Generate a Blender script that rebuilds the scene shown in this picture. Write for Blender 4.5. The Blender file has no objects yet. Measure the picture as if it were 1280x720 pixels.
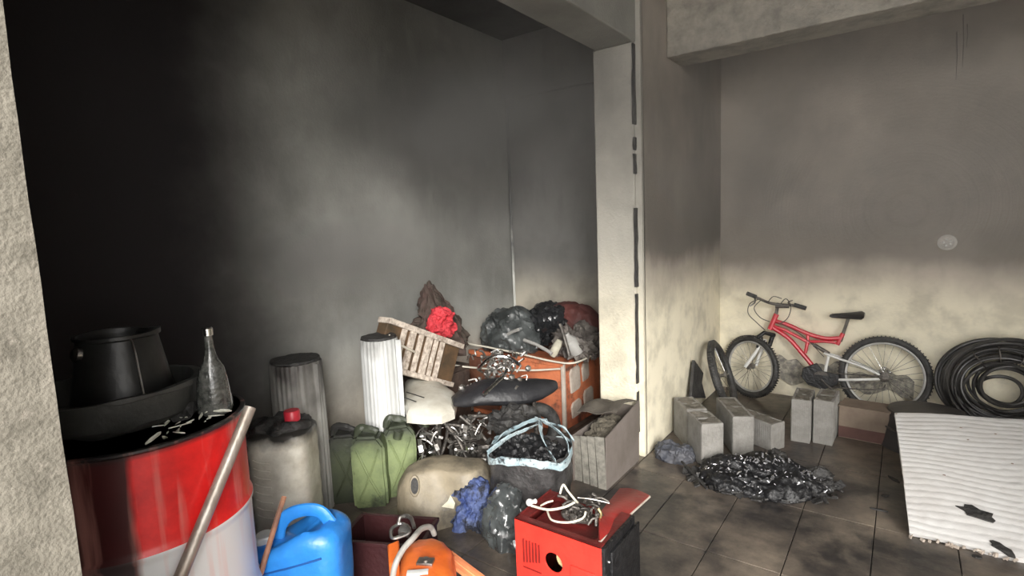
import bpy, bmesh, math, random
from mathutils import Vector, Matrix, noise, Euler
random.seed(7)
PI = math.pi
C = bpy.context.scene.collection
SC = bpy.context.scene

# ------------------------------------------------------------------ camera
FPX, CAMH = 674.46, 1.4
YAW, PIT, ROL = math.radians(-36.204), math.radians(6.608), math.radians(2.3266)
def cam_axes():
    cy, sy, cp, sp = math.cos(YAW), math.sin(YAW), math.cos(PIT), math.sin(PIT)
    f = Vector((sy*cp, cy*cp, -sp)); r0 = Vector((cy, -sy, 0)); d0 = f.cross(r0)
    cr, sr = math.cos(ROL), math.sin(ROL)
    return cr*r0+sr*d0, -sr*r0+cr*d0, f
RT, DN, FW = cam_axes()
cam = bpy.data.cameras.new('camera'); camo = bpy.data.objects.new('camera', cam); C.objects.link(camo)
cam.sensor_fit = 'HORIZONTAL'; cam.sensor_width = 36; cam.lens = 36*FPX/1280
cam.clip_start = 0.02; cam.clip_end = 200
m = Matrix((RT, -DN, -FW)).transposed().to_4x4(); m.translation = (0, 0, CAMH)
camo.matrix_world = m
SC.camera = camo
# ------------------------------------------------------------------ light
SC.view_settings.view_transform = 'Standard'; SC.view_settings.look = 'None'
SC.view_settings.gamma = 1; SC.view_settings.use_curve_mapping = False
SC.view_settings.exposure = 0.86
w = bpy.data.worlds.new('sky'); SC.world = w; w.use_nodes = True
nt = w.node_tree; bg = nt.nodes['Background']
bg.inputs[0].default_value = (1.0, 0.98, .95, 1); bg.inputs[1].default_value = 3.0
sl = bpy.data.lights.new('sun', 'SUN'); sl.energy = 2.9; sl.angle = math.radians(25); sl.color = (1, .97, .92)
so = bpy.data.objects.new('sun', sl); C.objects.link(so)
so.location = (5, -6, 5)
so.rotation_euler = Vector((-.62, .68, -.36)).to_track_quat('-Z', 'Y').to_euler()

# ------------------------------------------------------------------ points of the place
def ray(px, py): return RT*((px-640)/FPX)+DN*((py-360)/FPX)+FW
O3 = Vector((0, 0, CAMH))
def atz(px, py, z=0): d = ray(px, py); return O3+d*((z-CAMH)/d.z)
def atx(px, py, x): d = ray(px, py); return O3+d*(x/d.x)
def aty(px, py, y): d = ray(px, py); return O3+d*(y/d.y)

# ------------------------------------------------------------------ materials
def nn(t, typ, **k):
    n = t.nodes.new(typ)
    for a, b in k.items(): setattr(n, a, b)
    return n
def mat(name, col, rough=.6, metal=0, var=.25, col2=None, scale=6, bump=.15, bscale=40, soot=None, sootcol=(.018, .017, .016),
        zsoot=None, trans=0, coord='Object', stretch=(1, 1, 1), coat=0):
    """col varied towards col2 by noise; soot=(threshold, softness, scale) patches; zsoot=(z0,z1) char between heights (object z)"""
    M = bpy.data.materials.new(name); M.use_nodes = True; t = M.node_tree; L = t.links.new
    b = t.nodes['Principled BSDF']
    b.inputs['Roughness'].default_value = rough; b.inputs['Metallic'].default_value = metal
    b.inputs['Transmission Weight'].default_value = trans; b.inputs['Coat Weight'].default_value = coat
    tc = nn(t, 'ShaderNodeTexCoord'); mp = nn(t, 'ShaderNodeMapping'); mp.inputs['Scale'].default_value = stretch
    if coord == 'World':
        ge = nn(t, 'ShaderNodeNewGeometry'); src = ge.outputs['Position']
    else: src = tc.outputs['Object']
    L(src, mp.inputs[0])
    n1 = nn(t, 'ShaderNodeTexNoise'); n1.inputs['Scale'].default_value = scale; n1.inputs['Detail'].default_value = 6; n1.inputs['Roughness'].default_value = .65
    L(mp.outputs[0], n1.inputs['Vector'])
    mx = nn(t, 'ShaderNodeMix', data_type='RGBA')
    if col2 is None: col2 = tuple(c*(1-var*1.6) for c in col)
    mx.inputs[6].default_value = (*col, 1); mx.inputs[7].default_value = (*col2, 1)
    mr = nn(t, 'ShaderNodeMapRange'); mr.inputs[1].default_value = .38; mr.inputs[2].default_value = .66
    L(n1.outputs[0], mr.inputs[0]); L(mr.outputs[0], mx.inputs[0])
    out = mx.outputs[2]
    def over(fac, c, prev):
        q = nn(t, 'ShaderNodeMix', data_type='RGBA'); L(fac, q.inputs[0]); L(prev, q.inputs[6]); q.inputs[7].default_value = (*c, 1); return q.outputs[2]
    if soot:
        n2 = nn(t, 'ShaderNodeTexNoise'); n2.inputs['Scale'].default_value = soot[2]; n2.inputs['Detail'].default_value = 8; n2.inputs['Roughness'].default_value = .7
        L(mp.outputs[0], n2.inputs['Vector'])
        r2 = nn(t, 'ShaderNodeMapRange'); r2.inputs[1].default_value = soot[0]-soot[1]; r2.inputs[2].default_value = soot[0]+soot[1]
        L(n2.outputs[0], r2.inputs[0]); out = over(r2.outputs[0], sootcol, out)
    if zsoot:
        sx = nn(t, 'ShaderNodeSeparateXYZ'); L(src, sx.inputs[0])
        n3 = nn(t, 'ShaderNodeTexNoise'); n3.inputs['Scale'].default_value = 9; n3.inputs['Detail'].default_value = 5; L(mp.outputs[0], n3.inputs['Vector'])
        ad = nn(t, 'ShaderNodeMath', operation='MULTIPLY_ADD'); ad.inputs[1].default_value = (zsoot[1]-zsoot[0])*2.2
        L(n3.outputs[0], ad.inputs[0]); L(sx.outputs[2], ad.inputs[2])
        o = (zsoot[1]-zsoot[0])*1.1
        r3 = nn(t, 'ShaderNodeMapRange'); r3.inputs[1].default_value = zsoot[0]+o; r3.inputs[2].default_value = zsoot[1]+o
        L(ad.outputs[0], r3.inputs[0]); out = over(r3.outputs[0], sootcol, out)
    L(out, b.inputs['Base Color'])
    if bump:
        n4 = nn(t, 'ShaderNodeTexNoise'); n4.inputs['Scale'].default_value = bscale; n4.inputs['Detail'].default_value = 4; L(mp.outputs[0], n4.inputs['Vector'])
        bp = nn(t, 'ShaderNodeBump'); bp.inputs['Strength'].default_value = bump; bp.inputs['Distance'].default_value = .01
        L(n4.outputs[0], bp.inputs['Height']); L(bp.outputs[0], b.inputs['Normal'])
    return M

def plaster(name, paint, soot, dark, zline, zsoft, axis=None, a0=0, a1=1, bump=.25, wave=.35, band=0):
    """painted plaster: clean below zline, smoke-stained above; a second darker tone along an axis from a0 to a1"""
    M = bpy.data.materials.new(name); M.use_nodes = True; t = M.node_tree; L = t.links.new
    b = t.nodes['Principled BSDF']; b.inputs['Roughness'].default_value = .85
    ge = nn(t, 'ShaderNodeNewGeometry'); P = ge.outputs['Position']; sx = nn(t, 'ShaderNodeSeparateXYZ'); L(P, sx.inputs[0])
    def noi(s, d=5, st=None):
        n = nn(t, 'ShaderNodeTexNoise'); n.inputs['Scale'].default_value = s; n.inputs['Detail'].default_value = d; n.inputs['Roughness'].default_value = .6
        if st:
            mp = nn(t, 'ShaderNodeMapping'); mp.inputs['Scale'].default_value = st; L(P, mp.inputs[0]); L(mp.outputs[0], n.inputs['Vector'])
        else: L(P, n.inputs['Vector'])
        return n.outputs[0]
    def ran(v, a, bb, smooth=True):
        r = nn(t, 'ShaderNodeMapRange'); r.inputs[1].default_value = a; r.inputs[2].default_value = bb
        if smooth: r.interpolation_type = 'SMOOTHSTEP'
        L(v, r.inputs[0]); return r.outputs[0]
    def mixc(f, a, bb):
        q = nn(t, 'ShaderNodeMix', data_type='RGBA'); L(f, q.inputs[0])
        for s, v in ((6, a), (7, bb)):
            if isinstance(v, tuple): q.inputs[s].default_value = (*v, 1)
            else: L(v, q.inputs[s])
        return q.outputs[2]
    def mad(v, k, add):
        q = nn(t, 'ShaderNodeMath', operation='MULTIPLY_ADD'); L(v, q.inputs[0]); q.inputs[1].default_value = k
        if isinstance(add, (int, float)): q.inputs[2].default_value = add
        else: L(add, q.inputs[2])
        return q.outputs[0]
    paint2 = tuple(c*.72 for c in paint)
    pc = mixc(ran(noi(5, 8), .42, .68), paint, paint2)
    sc = mixc(ran(noi(1.3, 7), .35, .65), soot, tuple(c*.62 for c in soot))
    sc = mixc(ran(noi(9, 6, (1, 1, .35)), .45, .75), sc, tuple(c*.8 for c in soot))
    zz = mad(noi(1.6, 6, (1, 1, .5)), wave, sx.outputs[2])
    f = ran(zz, zline-zsoft+wave*.5, zline+zsoft+wave*.5)
    if band:
        up = ran(zz, zline+zsoft*.6+wave*.5, zline+zsoft*1.3+wave*.5); dn_ = inv(t, ran(zz, zline+zsoft*1.6+wave*.5, zline+zsoft*1.6+.75+wave*.5))
        q_ = nn(t, 'ShaderNodeMath', operation='MULTIPLY'); L(up, q_.inputs[0]); L(dn_, q_.inputs[1])
        q2_ = nn(t, 'ShaderNodeMath', operation='MULTIPLY'); L(q_.outputs[0], q2_.inputs[0]); q2_.inputs[1].default_value = band
        sc = mixc(q2_.outputs[0], sc, tuple(c_*.22 for c_ in soot))
    c = mixc(f, pc, sc)
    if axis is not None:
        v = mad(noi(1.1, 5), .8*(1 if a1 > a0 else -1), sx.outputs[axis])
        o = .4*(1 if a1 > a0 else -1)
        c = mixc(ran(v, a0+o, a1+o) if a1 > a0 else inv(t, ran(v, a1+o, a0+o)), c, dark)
    L(c, b.inputs['Base Color'])
    bp = nn(t, 'ShaderNodeBump'); bp.inputs['Strength'].default_value = bump; bp.inputs['Distance'].default_value = .012
    L(noi(60, 4), bp.inputs['Height']); L(bp.outputs[0], b.inputs['Normal'])
    return M
def inv(t, s):
    q = nn(t, 'ShaderNodeMath', operation='SUBTRACT'); q.inputs[0].default_value = 1; t.links.new(s, q.inputs[1]); return q.outputs[0]

CREAM = (.80, .74, .58); GREY = (.38, .335, .285)
m_left = plaster('soot_plaster_left', (.44, .40, .34), (.36, .36, .335), (.014, .012, .013), .55, .25, 1, 1.95, 1.0, wave=.5, band=.25)  # near-black ramp by the entrance: soot plus the front wall's shade painted in
m_panel = plaster('soot_plaster_recess', (.50, .46, .38), (.24, .235, .225), (.05, .05, .05), .95, .22)
m_part = plaster('soot_plaster_partition', CREAM, GREY, (.05, .05, .05), .98, .20, wave=.4, band=.8)
m_back = plaster('soot_plaster_back', CREAM, (.46, .405, .345), (.05, .05, .05), .86, .17, wave=.3, band=.62)
m_col = plaster('column_plaster', CREAM, (.45, .43, .38), (.05, .05, .05), .95, .35, bump=.5)
m_beam = plaster('beam_plaster', (.3, .29, .25), (.30, .295, .265), (.05, .05, .05), -9, .2, bump=.4)
m_conc = mat('rough_concrete', (.42, .39, .33), .9, var=.3, scale=9, bump=.9, bscale=55, coord='World')
m_ceil = mat('sooty_ceiling', (.075, .07, .068), .9, var=.4, scale=1.5, bump=.2, coord='World')
m_pillar = mat('pillar_render', (.18, .165, .135), .9, col2=(.11, .10, .08), scale=14, bump=.45, bscale=130, soot=(.62, .06, 45), sootcol=(.2, .18, .15), coord='World')
m_grout = mat('dark_grout', (.03, .028, .025), .9, coord='World')
m_tile = mat('dirty_floor_tile', (.225, .185, .145), .34, col2=(.10, .082, .068), scale=3.2, bump=.25, bscale=18, soot=(.49, .09, 1.5), sootcol=(.03, .027, .027), coord='World')
m_ground = mat('outside_concrete', (.42, .40, .37), .9, coord='World')
black_pl = mat('black_plastic_film', (.022, .023, .025), .22, var=.4, bump=.5, bscale=25, coat=.3)
grey_pl = mat('ash_dusted_black_film', (.025, .028, .028), .35, col2=(.11, .12, .12), scale=5, bump=.5, bscale=22)
rubber = mat('tyre_rubber', (.02, .02, .02), .6, col2=(.06, .058, .055), scale=20, bump=.4, bscale=90)
red_paint = mat('red_bike_paint', (.62, .03, .05), .3, var=.2, coat=.4)
white_paint = mat('white_enamel', (.75, .75, .72), .35, var=.12)
steel = mat('dull_steel', (.45, .44, .42), .35, metal=.9, col2=(.16, .14, .12), scale=12, bump=.2)
chrome = mat('bright_metal', (.78, .78, .78), .22, metal=1, var=.3, scale=20)
dark_metal = mat('burnt_metal', (.07, .065, .06), .5, metal=.6, col2=(.2, .18, .16), scale=25, bump=.6, bscale=60)
char = mat('charred', (.018, .017, .017), .65, col2=(.05, .048, .045), scale=18, bump=1, bscale=45)
char_gloss = mat('charred_glossy', (.005, .005, .006), .45, col2=(.016, .016, .017), scale=30, bump=.7, bscale=60)
foam_w = mat('white_foam', (.66, .65, .635), .8, col2=(.57, .55, .53), scale=5, bump=.15, bscale=60)
ribbed_w = mat('white_ribbed_plastic', (.66, .67, .66), .5, var=.12, scale=7, zsoot=(.74, .92), sootcol=(.12, .115, .105), stretch=(1, 1, .5))
ribbed_g = mat('smoked_ribbed_plastic', (.42, .41, .38), .5, var=.25, scale=7, zsoot=(.50, .86), sootcol=(.05, .045, .042), stretch=(1, 1, .5))

# ------------------------------------------------------------------ mesh helpers
def M4(loc=(0, 0, 0), rot=(0, 0, 0), sc=(1, 1, 1)):
    return Matrix.Translation(loc) @ Euler(rot).to_matrix().to_4x4() @ Matrix.Diagonal((*sc, 1))
def box(bm, x0, x1, y0, y1, z0, z1, mtx=None, bevel=0):
    r = bmesh.ops.create_cube(bm, size=1)['verts']
    for v in r: v.co = Vector(((x0+x1)/2+v.co.x*(x1-x0), (y0+y1)/2+v.co.y*(y1-y0), (z0+z1)/2+v.co.z*(z1-z0)))
    if mtx is not None:
        for v in r: v.co = mtx @ v.co
    if bevel:
        es = {e for v in r for e in v.link_edges}
        bmesh.ops.bevel(bm, geom=list(es), offset=bevel, segments=2, affect='EDGES', profile=.6)
    return r
def smooth_pts(pts, n=6, closed=False):
    pts = [Vector(p) for p in pts]; N = len(pts)
    if N < 3: return pts
    out = []
    for i in range(N if closed else N-1):
        p = [pts[(i+k) % N] if closed else pts[min(max(i+k, 0), N-1)] for k in (-1, 0, 1, 2)]
        for j in range(n):
            t = j/n
            out.append(.5*((2*p[1])+(-p[0]+p[2])*t+(2*p[0]-5*p[1]+4*p[2]-p[3])*t*t+(-p[0]+3*p[1]-3*p[2]+p[3])*t**3))
    if not closed: out.append(pts[-1])
    return out
def tube(bm, pts, r, seg=8, closed=False, flat=1, caps=True):
    pts = [Vector(p) for p in pts]; N = len(pts); rings = []
    up = None
    for i in range(N):
        a = pts[(i-1) % N] if (closed or i) else pts[i]; b = pts[(i+1) % N] if (closed or i < N-1) else pts[i]
        d = (b-a).normalized() if (b-a).length > 1e-9 else Vector((0, 0, 1))
        if up is None: up = Vector((0, 0, 1)) if abs(d.z) < .9 else Vector((1, 0, 0))
        s = d.cross(up)
        if s.length < 1e-6: s = d.orthogonal()
        s.normalize(); up = s.cross(d).normalized()
        rr = r[i] if isinstance(r, (list, tuple)) else r
        rings.append([bm.verts.new(pts[i]+s*math.cos(2*PI*k/seg)*rr+up*math.sin(2*PI*k/seg)*rr*flat) for k in range(seg)])
    for i in range(N if closed else N-1):
        A, B = rings[i], rings[(i+1) % N]
        for k in range(seg): bm.faces.new((A[k], A[(k+1) % seg], B[(k+1) % seg], B[k]))
    if not closed and caps: bm.faces.new(rings[0][::-1]); bm.faces.new(rings[-1])
def lathe(bm, prof, seg=32, mtx=None, sq=None):
    """prof = [(r,z)...]; sq: superellipse exponent and y scale (n, ky, kx)"""
    rings = []
    for r, z in prof:
        ring = []
        for k in range(seg):
            a = 2*PI*k/seg; c, s = math.cos(a), math.sin(a)
            if sq:
                n, ky = sq; x = math.copysign(abs(c)**(2/n), c)*r; y = math.copysign(abs(s)**(2/n), s)*r*ky
            else: x, y = c*r, s*r
            v = Vector((x, y, z)); ring.append(bm.verts.new(mtx @ v if mtx is not None else v))
        rings.append(ring)
    for i in range(len(rings)-1):
        for k in range(seg): bm.faces.new((rings[i][k], rings[i][(k+1) % seg], rings[i+1][(k+1) % seg], rings[i+1][k]))
    if prof[0][0] > 1e-5: bm.faces.new(rings[0][::-1])
    if prof[-1][0] > 1e-5: bm.faces.new(rings[-1])
RROT = [Euler(e_).to_matrix() for e_ in ((.3, .5, .2), (.9, -.4, .8), (-.5, .7, 1.6), (.2, -.8, 2.4))]
def disp(bm, amp, freq, seed=0, ridged=False, only=None, zmin=None):
    bm.normal_update()
    new = {}
    for v in bm.verts:
        if only and not only(v.co): continue
        p = v.co*freq
        if ridged:
            p = RROT[int(seed) % 4] @ p; p = Vector((p.x*.45, p.y, p.z*1.35)); w_ = noise.noise(p*.7)*.8; p = p+Vector((w_, w_*.6, -w_))
        p = p+Vector((seed*7.3, seed*3.1, seed*1.7))
        n = noise.fractal(p, 1, 2, 3)
        if ridged: n = .85-(abs(noise.noise(p))*2.4+abs(noise.noise(p*2.3))*1.1)
        new[v] = v.co+v.normal*n*amp
    for v, c in new.items():
        if zmin is not None and c.z < zmin: c.z = zmin+abs(c.z-zmin)*.05
        v.co = c
def blob(bm, sx, sy, sz, sub=4, amp=.05, freq=5, seed=0, ridged=True, loc=(0, 0, 0), zmin=None, flat=.35, amp2=None):
    """crumpled soft heap, lower side flattened"""
    b2 = bmesh.new(); bmesh.ops.create_icosphere(b2, subdivisions=sub, radius=1)
    for v in b2.verts:
        z = v.co.z if v.co.z > -flat else -flat
        v.co = Vector((v.co.x*sx, v.co.y*sy, (z+flat)*sz/(1+flat)))
    disp(b2, amp, freq, seed, ridged)
    if amp2: disp(b2, amp2, freq*3.1, seed+5, True)
    for v in b2.verts:
        if zmin is not None and v.co.z < zmin: v.co.z = zmin
        v.co += Vector(loc)
    me = bpy.data.meshes.new('t'); b2.to_mesh(me); bm.from_mesh(me); bpy.data.meshes.remove(me); b2.free()
def prism(bm, pts, axis, a, b, mtx=None, bevel=0):
    """polygon pts (2D) extruded along axis 0/1/2 from a to b"""
    def mk(p, t):
        v = [p[0], p[1]]; v.insert(axis, t); v = Vector(v); return mtx @ v if mtx is not None else v
    A = [bm.verts.new(mk(p, a)) for p in pts]; B = [bm.verts.new(mk(p, b)) for p in pts]; n = len(pts)
    fs = [bm.faces.new(A[::-1]), bm.faces.new(B)]
    for i in range(n): fs.append(bm.faces.new((A[i], A[(i+1) % n], B[(i+1) % n], B[i])))
    bmesh.ops.recalc_face_normals(bm, faces=fs)
    if bevel: bmesh.ops.bevel(bm, geom=list({e for f in fs for e in f.edges}), offset=bevel, segments=2, affect='EDGES')
def sheet(bm, nu, nv, fn, thick=.004):
    """grid surface fn(u,v)->point, given thickness"""
    g = [[Vector(fn(i/nu, j/nv)) for j in range(nv+1)] for i in range(nu+1)]
    def nrm(i, j):
        a = g[min(i+1, nu)][j]-g[max(i-1, 0)][j]; b = g[i][min(j+1, nv)]-g[i][max(j-1, 0)]
        n = a.cross(b); return n.normalized() if n.length > 1e-12 else Vector((0, 0, 1))
    T = [[bm.verts.new(g[i][j]+nrm(i, j)*thick/2) for j in range(nv+1)] for i in range(nu+1)]
    B = [[bm.verts.new(g[i][j]-nrm(i, j)*thick/2) for j in range(nv+1)] for i in range(nu+1)]
    for i in range(nu):
        for j in range(nv):
            bm.faces.new((T[i][j], T[i+1][j], T[i+1][j+1], T[i][j+1])); bm.faces.new((B[i][j], B[i][j+1], B[i+1][j+1], B[i+1][j]))
    for i in range(nu):
        bm.faces.new((T[i][0], B[i][0], B[i+1][0], T[i+1][0])); bm.faces.new((T[i][nv], T[i+1][nv], B[i+1][nv], B[i][nv]))
    for j in range(nv):
        bm.faces.new((T[0][j], T[0][j+1], B[0][j+1], B[0][j])); bm.faces.new((T[nu][j], B[nu][j], B[nu][j+1], T[nu][j+1]))
def hull_scrap(bm, r, t, seed, loc=(0, 0, 0), ang=0, n=11, ky=.6):
    rd = random.Random(seed); pts = []
    for k in range(n):
        a = 2*PI*k/n; q = r*rd.uniform(.45, 1); pts.append((math.cos(a)*q, math.sin(a)*q*ky))
    prism(bm, pts, 2, 0, t, M4(loc, (0, 0, ang)))

SPLIT = {'stand', 'headlamp_cup', 'brake_lever', 'mould_seam', 'vent_slot', 'rivet', 'contact', 'fork_leg', 'brake_cable', 'mould_rib', 'pressed_rib', 'strap', 'embossed_field',
         'folded_flap', 'frame_tube', 'swingarm_tube', 'tie', 'box_panel', 'casing_panel', 'drum_dent'}
def islands(bm):
    seen = set(); out = []
    for v in bm.verts:
        if v in seen: continue
        st = [v]; comp = []; seen.add(v)
        while st:
            a = st.pop(); comp.append(a)
            for e in a.link_edges:
                b = e.other_vert(a)
                if b not in seen: seen.add(b); st.append(b)
        out.append(comp)
    return out
def obj(name, bm, mt, parent=None, **k):
    if name in SPLIT and parent is not None:
        isl = islands(bm)
        if len(isl) > 1:
            res = []
            for comp in isl:
                nb_ = bmesh.new(); mp = {v: nb_.verts.new(v.co) for v in comp}; fs = {f for v in comp for f in v.link_faces}
                for f in fs: nb_.faces.new([mp[v] for v in f.verts])
                res.append(obj1(name, nb_, mt, parent, **k))
            bm.free(); return res[0]
    return obj1(name, bm, mt, parent, **k)
def obj1(name, bm, mt, parent=None, smooth=True, label=None, cat=None, group=None, kind=None, loc=None, bev=0, ang=35):
    bmesh.ops.recalc_face_normals(bm, faces=bm.faces[:]) if len(bm.faces) < 60000 else None
    me = bpy.data.meshes.new(name); bm.to_mesh(me); bm.free()
    if smooth:
        me.polygons.foreach_set('use_smooth', [True]*len(me.polygons))
        try: me.set_sharp_from_angle(angle=math.radians(ang))
        except Exception: pass
    me.materials.append(mt)
    o = bpy.data.objects.new(name, me); C.objects.link(o)
    if parent is not None: o.parent = parent
    if loc is not None: o.location = loc
    if label: o['label'] = label
    if cat: o['category'] = cat
    if group: o['group'] = group
    if kind: o['kind'] = kind
    if bev:
        md = o.modifiers.new('bevel', 'BEVEL'); md.width = bev; md.segments = 2; md.limit_method = 'ANGLE'
    return o
def thing(name, label, cat, loc=(0, 0, 0), rotz=0, group=None, rot=None):
    o = bpy.data.objects.new(name, None); o.empty_display_size = .05; C.objects.link(o)
    o.location = loc; o.rotation_euler = rot if rot else (0, 0, rotz); o['label'] = label; o['category'] = cat
    if group: o['group'] = group
    return o
def shift(bm, off):
    for v in bm.verts: v.co -= Vector(off)
    return bm
def nb(): return bmesh.new()
def dup(root, loc=None, rot=None, label=None):
    r = root.copy(); C.objects.link(r)
    if loc is not None: r.location = loc
    if rot is not None: r.rotation_euler = rot
    if label: r['label'] = label
    for ch in list(root.children):
        c = ch.copy(); C.objects.link(c); c.parent = r
        for g in list(ch.children):
            d = g.copy(); C.objects.link(d); d.parent = c
    return r
def struct(name, bm, mt, parent=None, label=None, **k):
    return obj(name, bm, mt, parent, label=label, kind='structure' if parent is None else None, **k)

# ------------------------------------------------------------------ the room
CZ = 2.86; BZ = 2.37; XL = -2.65; YB = 4.53; YP = 3.64; XS = -1.21; XR = 2.9
def sbox(name, *b, mt=None, label=None, bev=.006, smooth=False):
    bm = nb(); box(bm, *b); return struct(name, bm, mt, label=label, bev=bev, smooth=smooth)
floor = sbox('floor', XL-.12, XR, -.5, YB+.12, -.08, -.006, mt=m_grout, label='sooty garage floor laid with dull brown rectangular tiles', bev=0)
tile_me = None
TX, TY = .2855, .571
ix0 = int(math.floor((XL+.065)/TX)); ix1 = int(math.ceil((XR+.065)/TX))
for ix in range(ix0, ix1):
    for iy in range(-1, 9):
        x0 = -.065+ix*TX; y0 = -.1+iy*TY
        xa, xb = max(x0, XL), min(x0+TX, XR); ya, yb = max(y0, -.5), min(y0+TY, YB)
        if xb-xa < .02 or yb-ya < .02: continue
        full = abs(xb-xa-TX) < 1e-6 and abs(yb-ya-TY) < 1e-6
        if full and tile_me: me = tile_me
        else:
            bm = nb(); box(bm, -(xb-xa)/2+.002, (xb-xa)/2-.002, -(yb-ya)/2+.002, (yb-ya)/2-.002, -.006, 0)
            top = [e for e in bm.edges if all(v.co.z > -.001 for v in e.verts)]
            bmesh.ops.bevel(bm, geom=top, offset=.0015, segments=1, affect='EDGES')
            me = bpy.data.meshes.new('floor_tile'); bm.to_mesh(me); bm.free(); me.materials.append(m_tile)
            if full: tile_me = me
        o = bpy.data.objects.new('floor_tile', me); C.objects.link(o); o.parent = floor
        o.location = ((xa+xb)/2, (ya+yb)/2, random.uniform(-.0008, .0004)); o.rotation_euler = (random.uniform(-.002, .002), random.uniform(-.002, .002), 0)
sbox('ceiling', XL-.12, XR+.12, -.3, YB+.12, CZ, CZ+.12, mt=m_ceil, label='soot-blackened garage ceiling', bev=0)
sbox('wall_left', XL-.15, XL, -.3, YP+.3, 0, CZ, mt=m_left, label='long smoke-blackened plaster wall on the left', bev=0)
sbox('wall_rear', XL, -1.33, YP, YP+.12, 0, 2.40, mt=m_panel, label='sooty recessed plaster wall behind the orange chest', bev=0)
sbox('trim_1', XL, -1.33, YP-.03, YP+.12, 2.40, CZ, mt=m_panel, label='sooty plaster lintel over the recess left of the column')
sbox('wall_partition', -1.33, XS, 2.95, YB+.12, 0, CZ, mt=m_part, label='short side wall behind the column, cream below and smoke grey above', bev=0)
sbox('wall_back', XS, XR+.12, YB, YB+.12, 0, CZ, mt=m_back, label='back wall behind the bicycle, cream below and smoke grey above', bev=0)
sbox('wall_right', XR, XR+.12, -.3, YB, 0, CZ, mt=m_back, label='right side wall of the garage outside the photo', bev=0)
m_cap = mat('front_wall_inner', (.05, .048, .045), .9, coord='World')
fw = sbox('wall_front', XL-.15, -1.16, -.32, .16, 0, CZ, mt=m_cap, label='front wall beside the open entrance, dark inside', bev=0)
pil = [aty(100, 720, .2), aty(5, 0, .2)]
# rough rendered pillar at the entrance, end face towards the opening
PXX = -1.06
bm = nb(); e = atx(58, 400, PXX)
r = box(bm, PXX-.16, PXX, -.45, e.y, 0, 2.5)
bmesh.ops.subdivide_edges(bm, edges=bm.edges[:], cuts=40, use_grid_fill=True)
for v in bm.verts:
    v.co += Vector((noise.noise(v.co*9)*.003, noise.noise(v.co*7+Vector((4, 4, 4)))*.003, 0))
struct('trim_2', bm, m_pillar, label='rough rendered pale concrete pillar at the left edge, in the foreground')
# column and beams
colm = sbox('trim_3', -1.485, -1.243, 2.90, 3.2, 0, BZ, mt=m_col, label='square plastered column between the recess and the bicycle bay', bev=.008)
bm = nb()
rd = random.Random(4)
for z0, z1, wd in ((1.93, 2.36, .012), (1.79, 1.86, .011), (1.66, 1.77, .01), (1.02, 1.47, .014), (.45, .98, .007), (.15, .4, .006)):
    n = max(3, int((z1-z0)/.05)); pts = []
    for k in range(n+1): pts.append((-1.243+rd.uniform(-.003, .003)-wd*.3, z0+(z1-z0)*k/n))
    for k in range(n, -1, -1): pts.append((-1.243+wd*.7*rd.uniform(.6, 1.1), z0+(z1-z0)*k/n))
    prism(bm, pts, 1, 2.893, 2.95)
obj('crack', bm, char, colm, smooth=False, label='dark open crack down the right edge of the column')
bm = nb(); box(bm, -1.243, XS, 2.925, 2.96, 0, CZ); obj('plaster_edge', bm, m_col, colm, smooth=False)
sbox('trim_4', -1.475, -1.235, -.3, 2.94, BZ, CZ, mt=m_beam, label='smoke-stained ceiling beam running to the column', bev=.01)
bm = nb(); box(bm, -1.475, -1.335, 2.94, YP, BZ, CZ); box(bm, -1.34, -1.22, 2.94, 3.0, BZ, CZ)
struct('trim_5', bm, m_beam, label='beam end behind the column head', smooth=False)
sbox('trim_6', XS, XR, 3.33, 3.60, BZ, CZ, mt=m_conc, label='rough grey concrete beam crossing the bicycle bay', bev=.01)
bm = nb(); box(bm, -14, 14, -16, -.5, -.1, -.012); struct('trim_8', bm, m_ground, label='pale concrete yard outside the entrance', smooth=False)
# thin conduit in the corner, cable line on the beam joint
cond = mat('conduit', (.62, .62, .58), .5, var=.1, zsoot=(.9, 1.35), sootcol=(.15, .15, .15), coord='World')
bm = nb(); tube(bm, [(XL+.03, YP-.03, 2.38), (XL+.028, YP-.03, 1.5), (XL+.03, YP-.03, .6)], .011, 8)
obj('wall_conduit', bm, cond, label='thin vertical white conduit in the sooty corner above the black bags', cat='pipe')
# junction box on the back wall
c = aty(1184, 303, YB)
t = thing('wall_outlet', 'small round wall outlet box on the sooty wall above the bicycle', 'outlet', (c.x, YB, c.z))
bm = nb(); lathe(bm, [(.052, 0), (.05, .006), (.036, .008), (.034, .003), (.0, .003)], 28, M4(rot=(PI/2, 0, 0))); obj('face_plate', bm, mat('sooty_plate', (.5, .47, .43), .5), t)
bm = nb()
for a in range(5): bmesh.ops.create_icosphere(bm, subdivisions=2, radius=.0075, matrix=M4((math.cos(a*1.3+.5)*.019, -.010, math.sin(a*1.3+.5)*.019), sc=(1, 1, 1)))
obj('contact', bm, white_paint, t)
# drip stain on the wall under the beam: raised tar runs
bm = nb()
for px0, y0, y1 in ((1196, 40, 100), (1204, 18, 84), (1209, 30, 60)):
    a = aty(px0, y0, YB-.002); b = aty(px0-1, y1, YB-.002); tube(bm, [a, (a+b)/2+Vector((.004, 0, 0)), b], [.005, .004, .002], 6, flat=.5)
obj('tar_run', bm, mat('tar', (.15, .13, .115), .6), label='dark tar drips down the back wall under the concrete beam', cat='stain')

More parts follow.
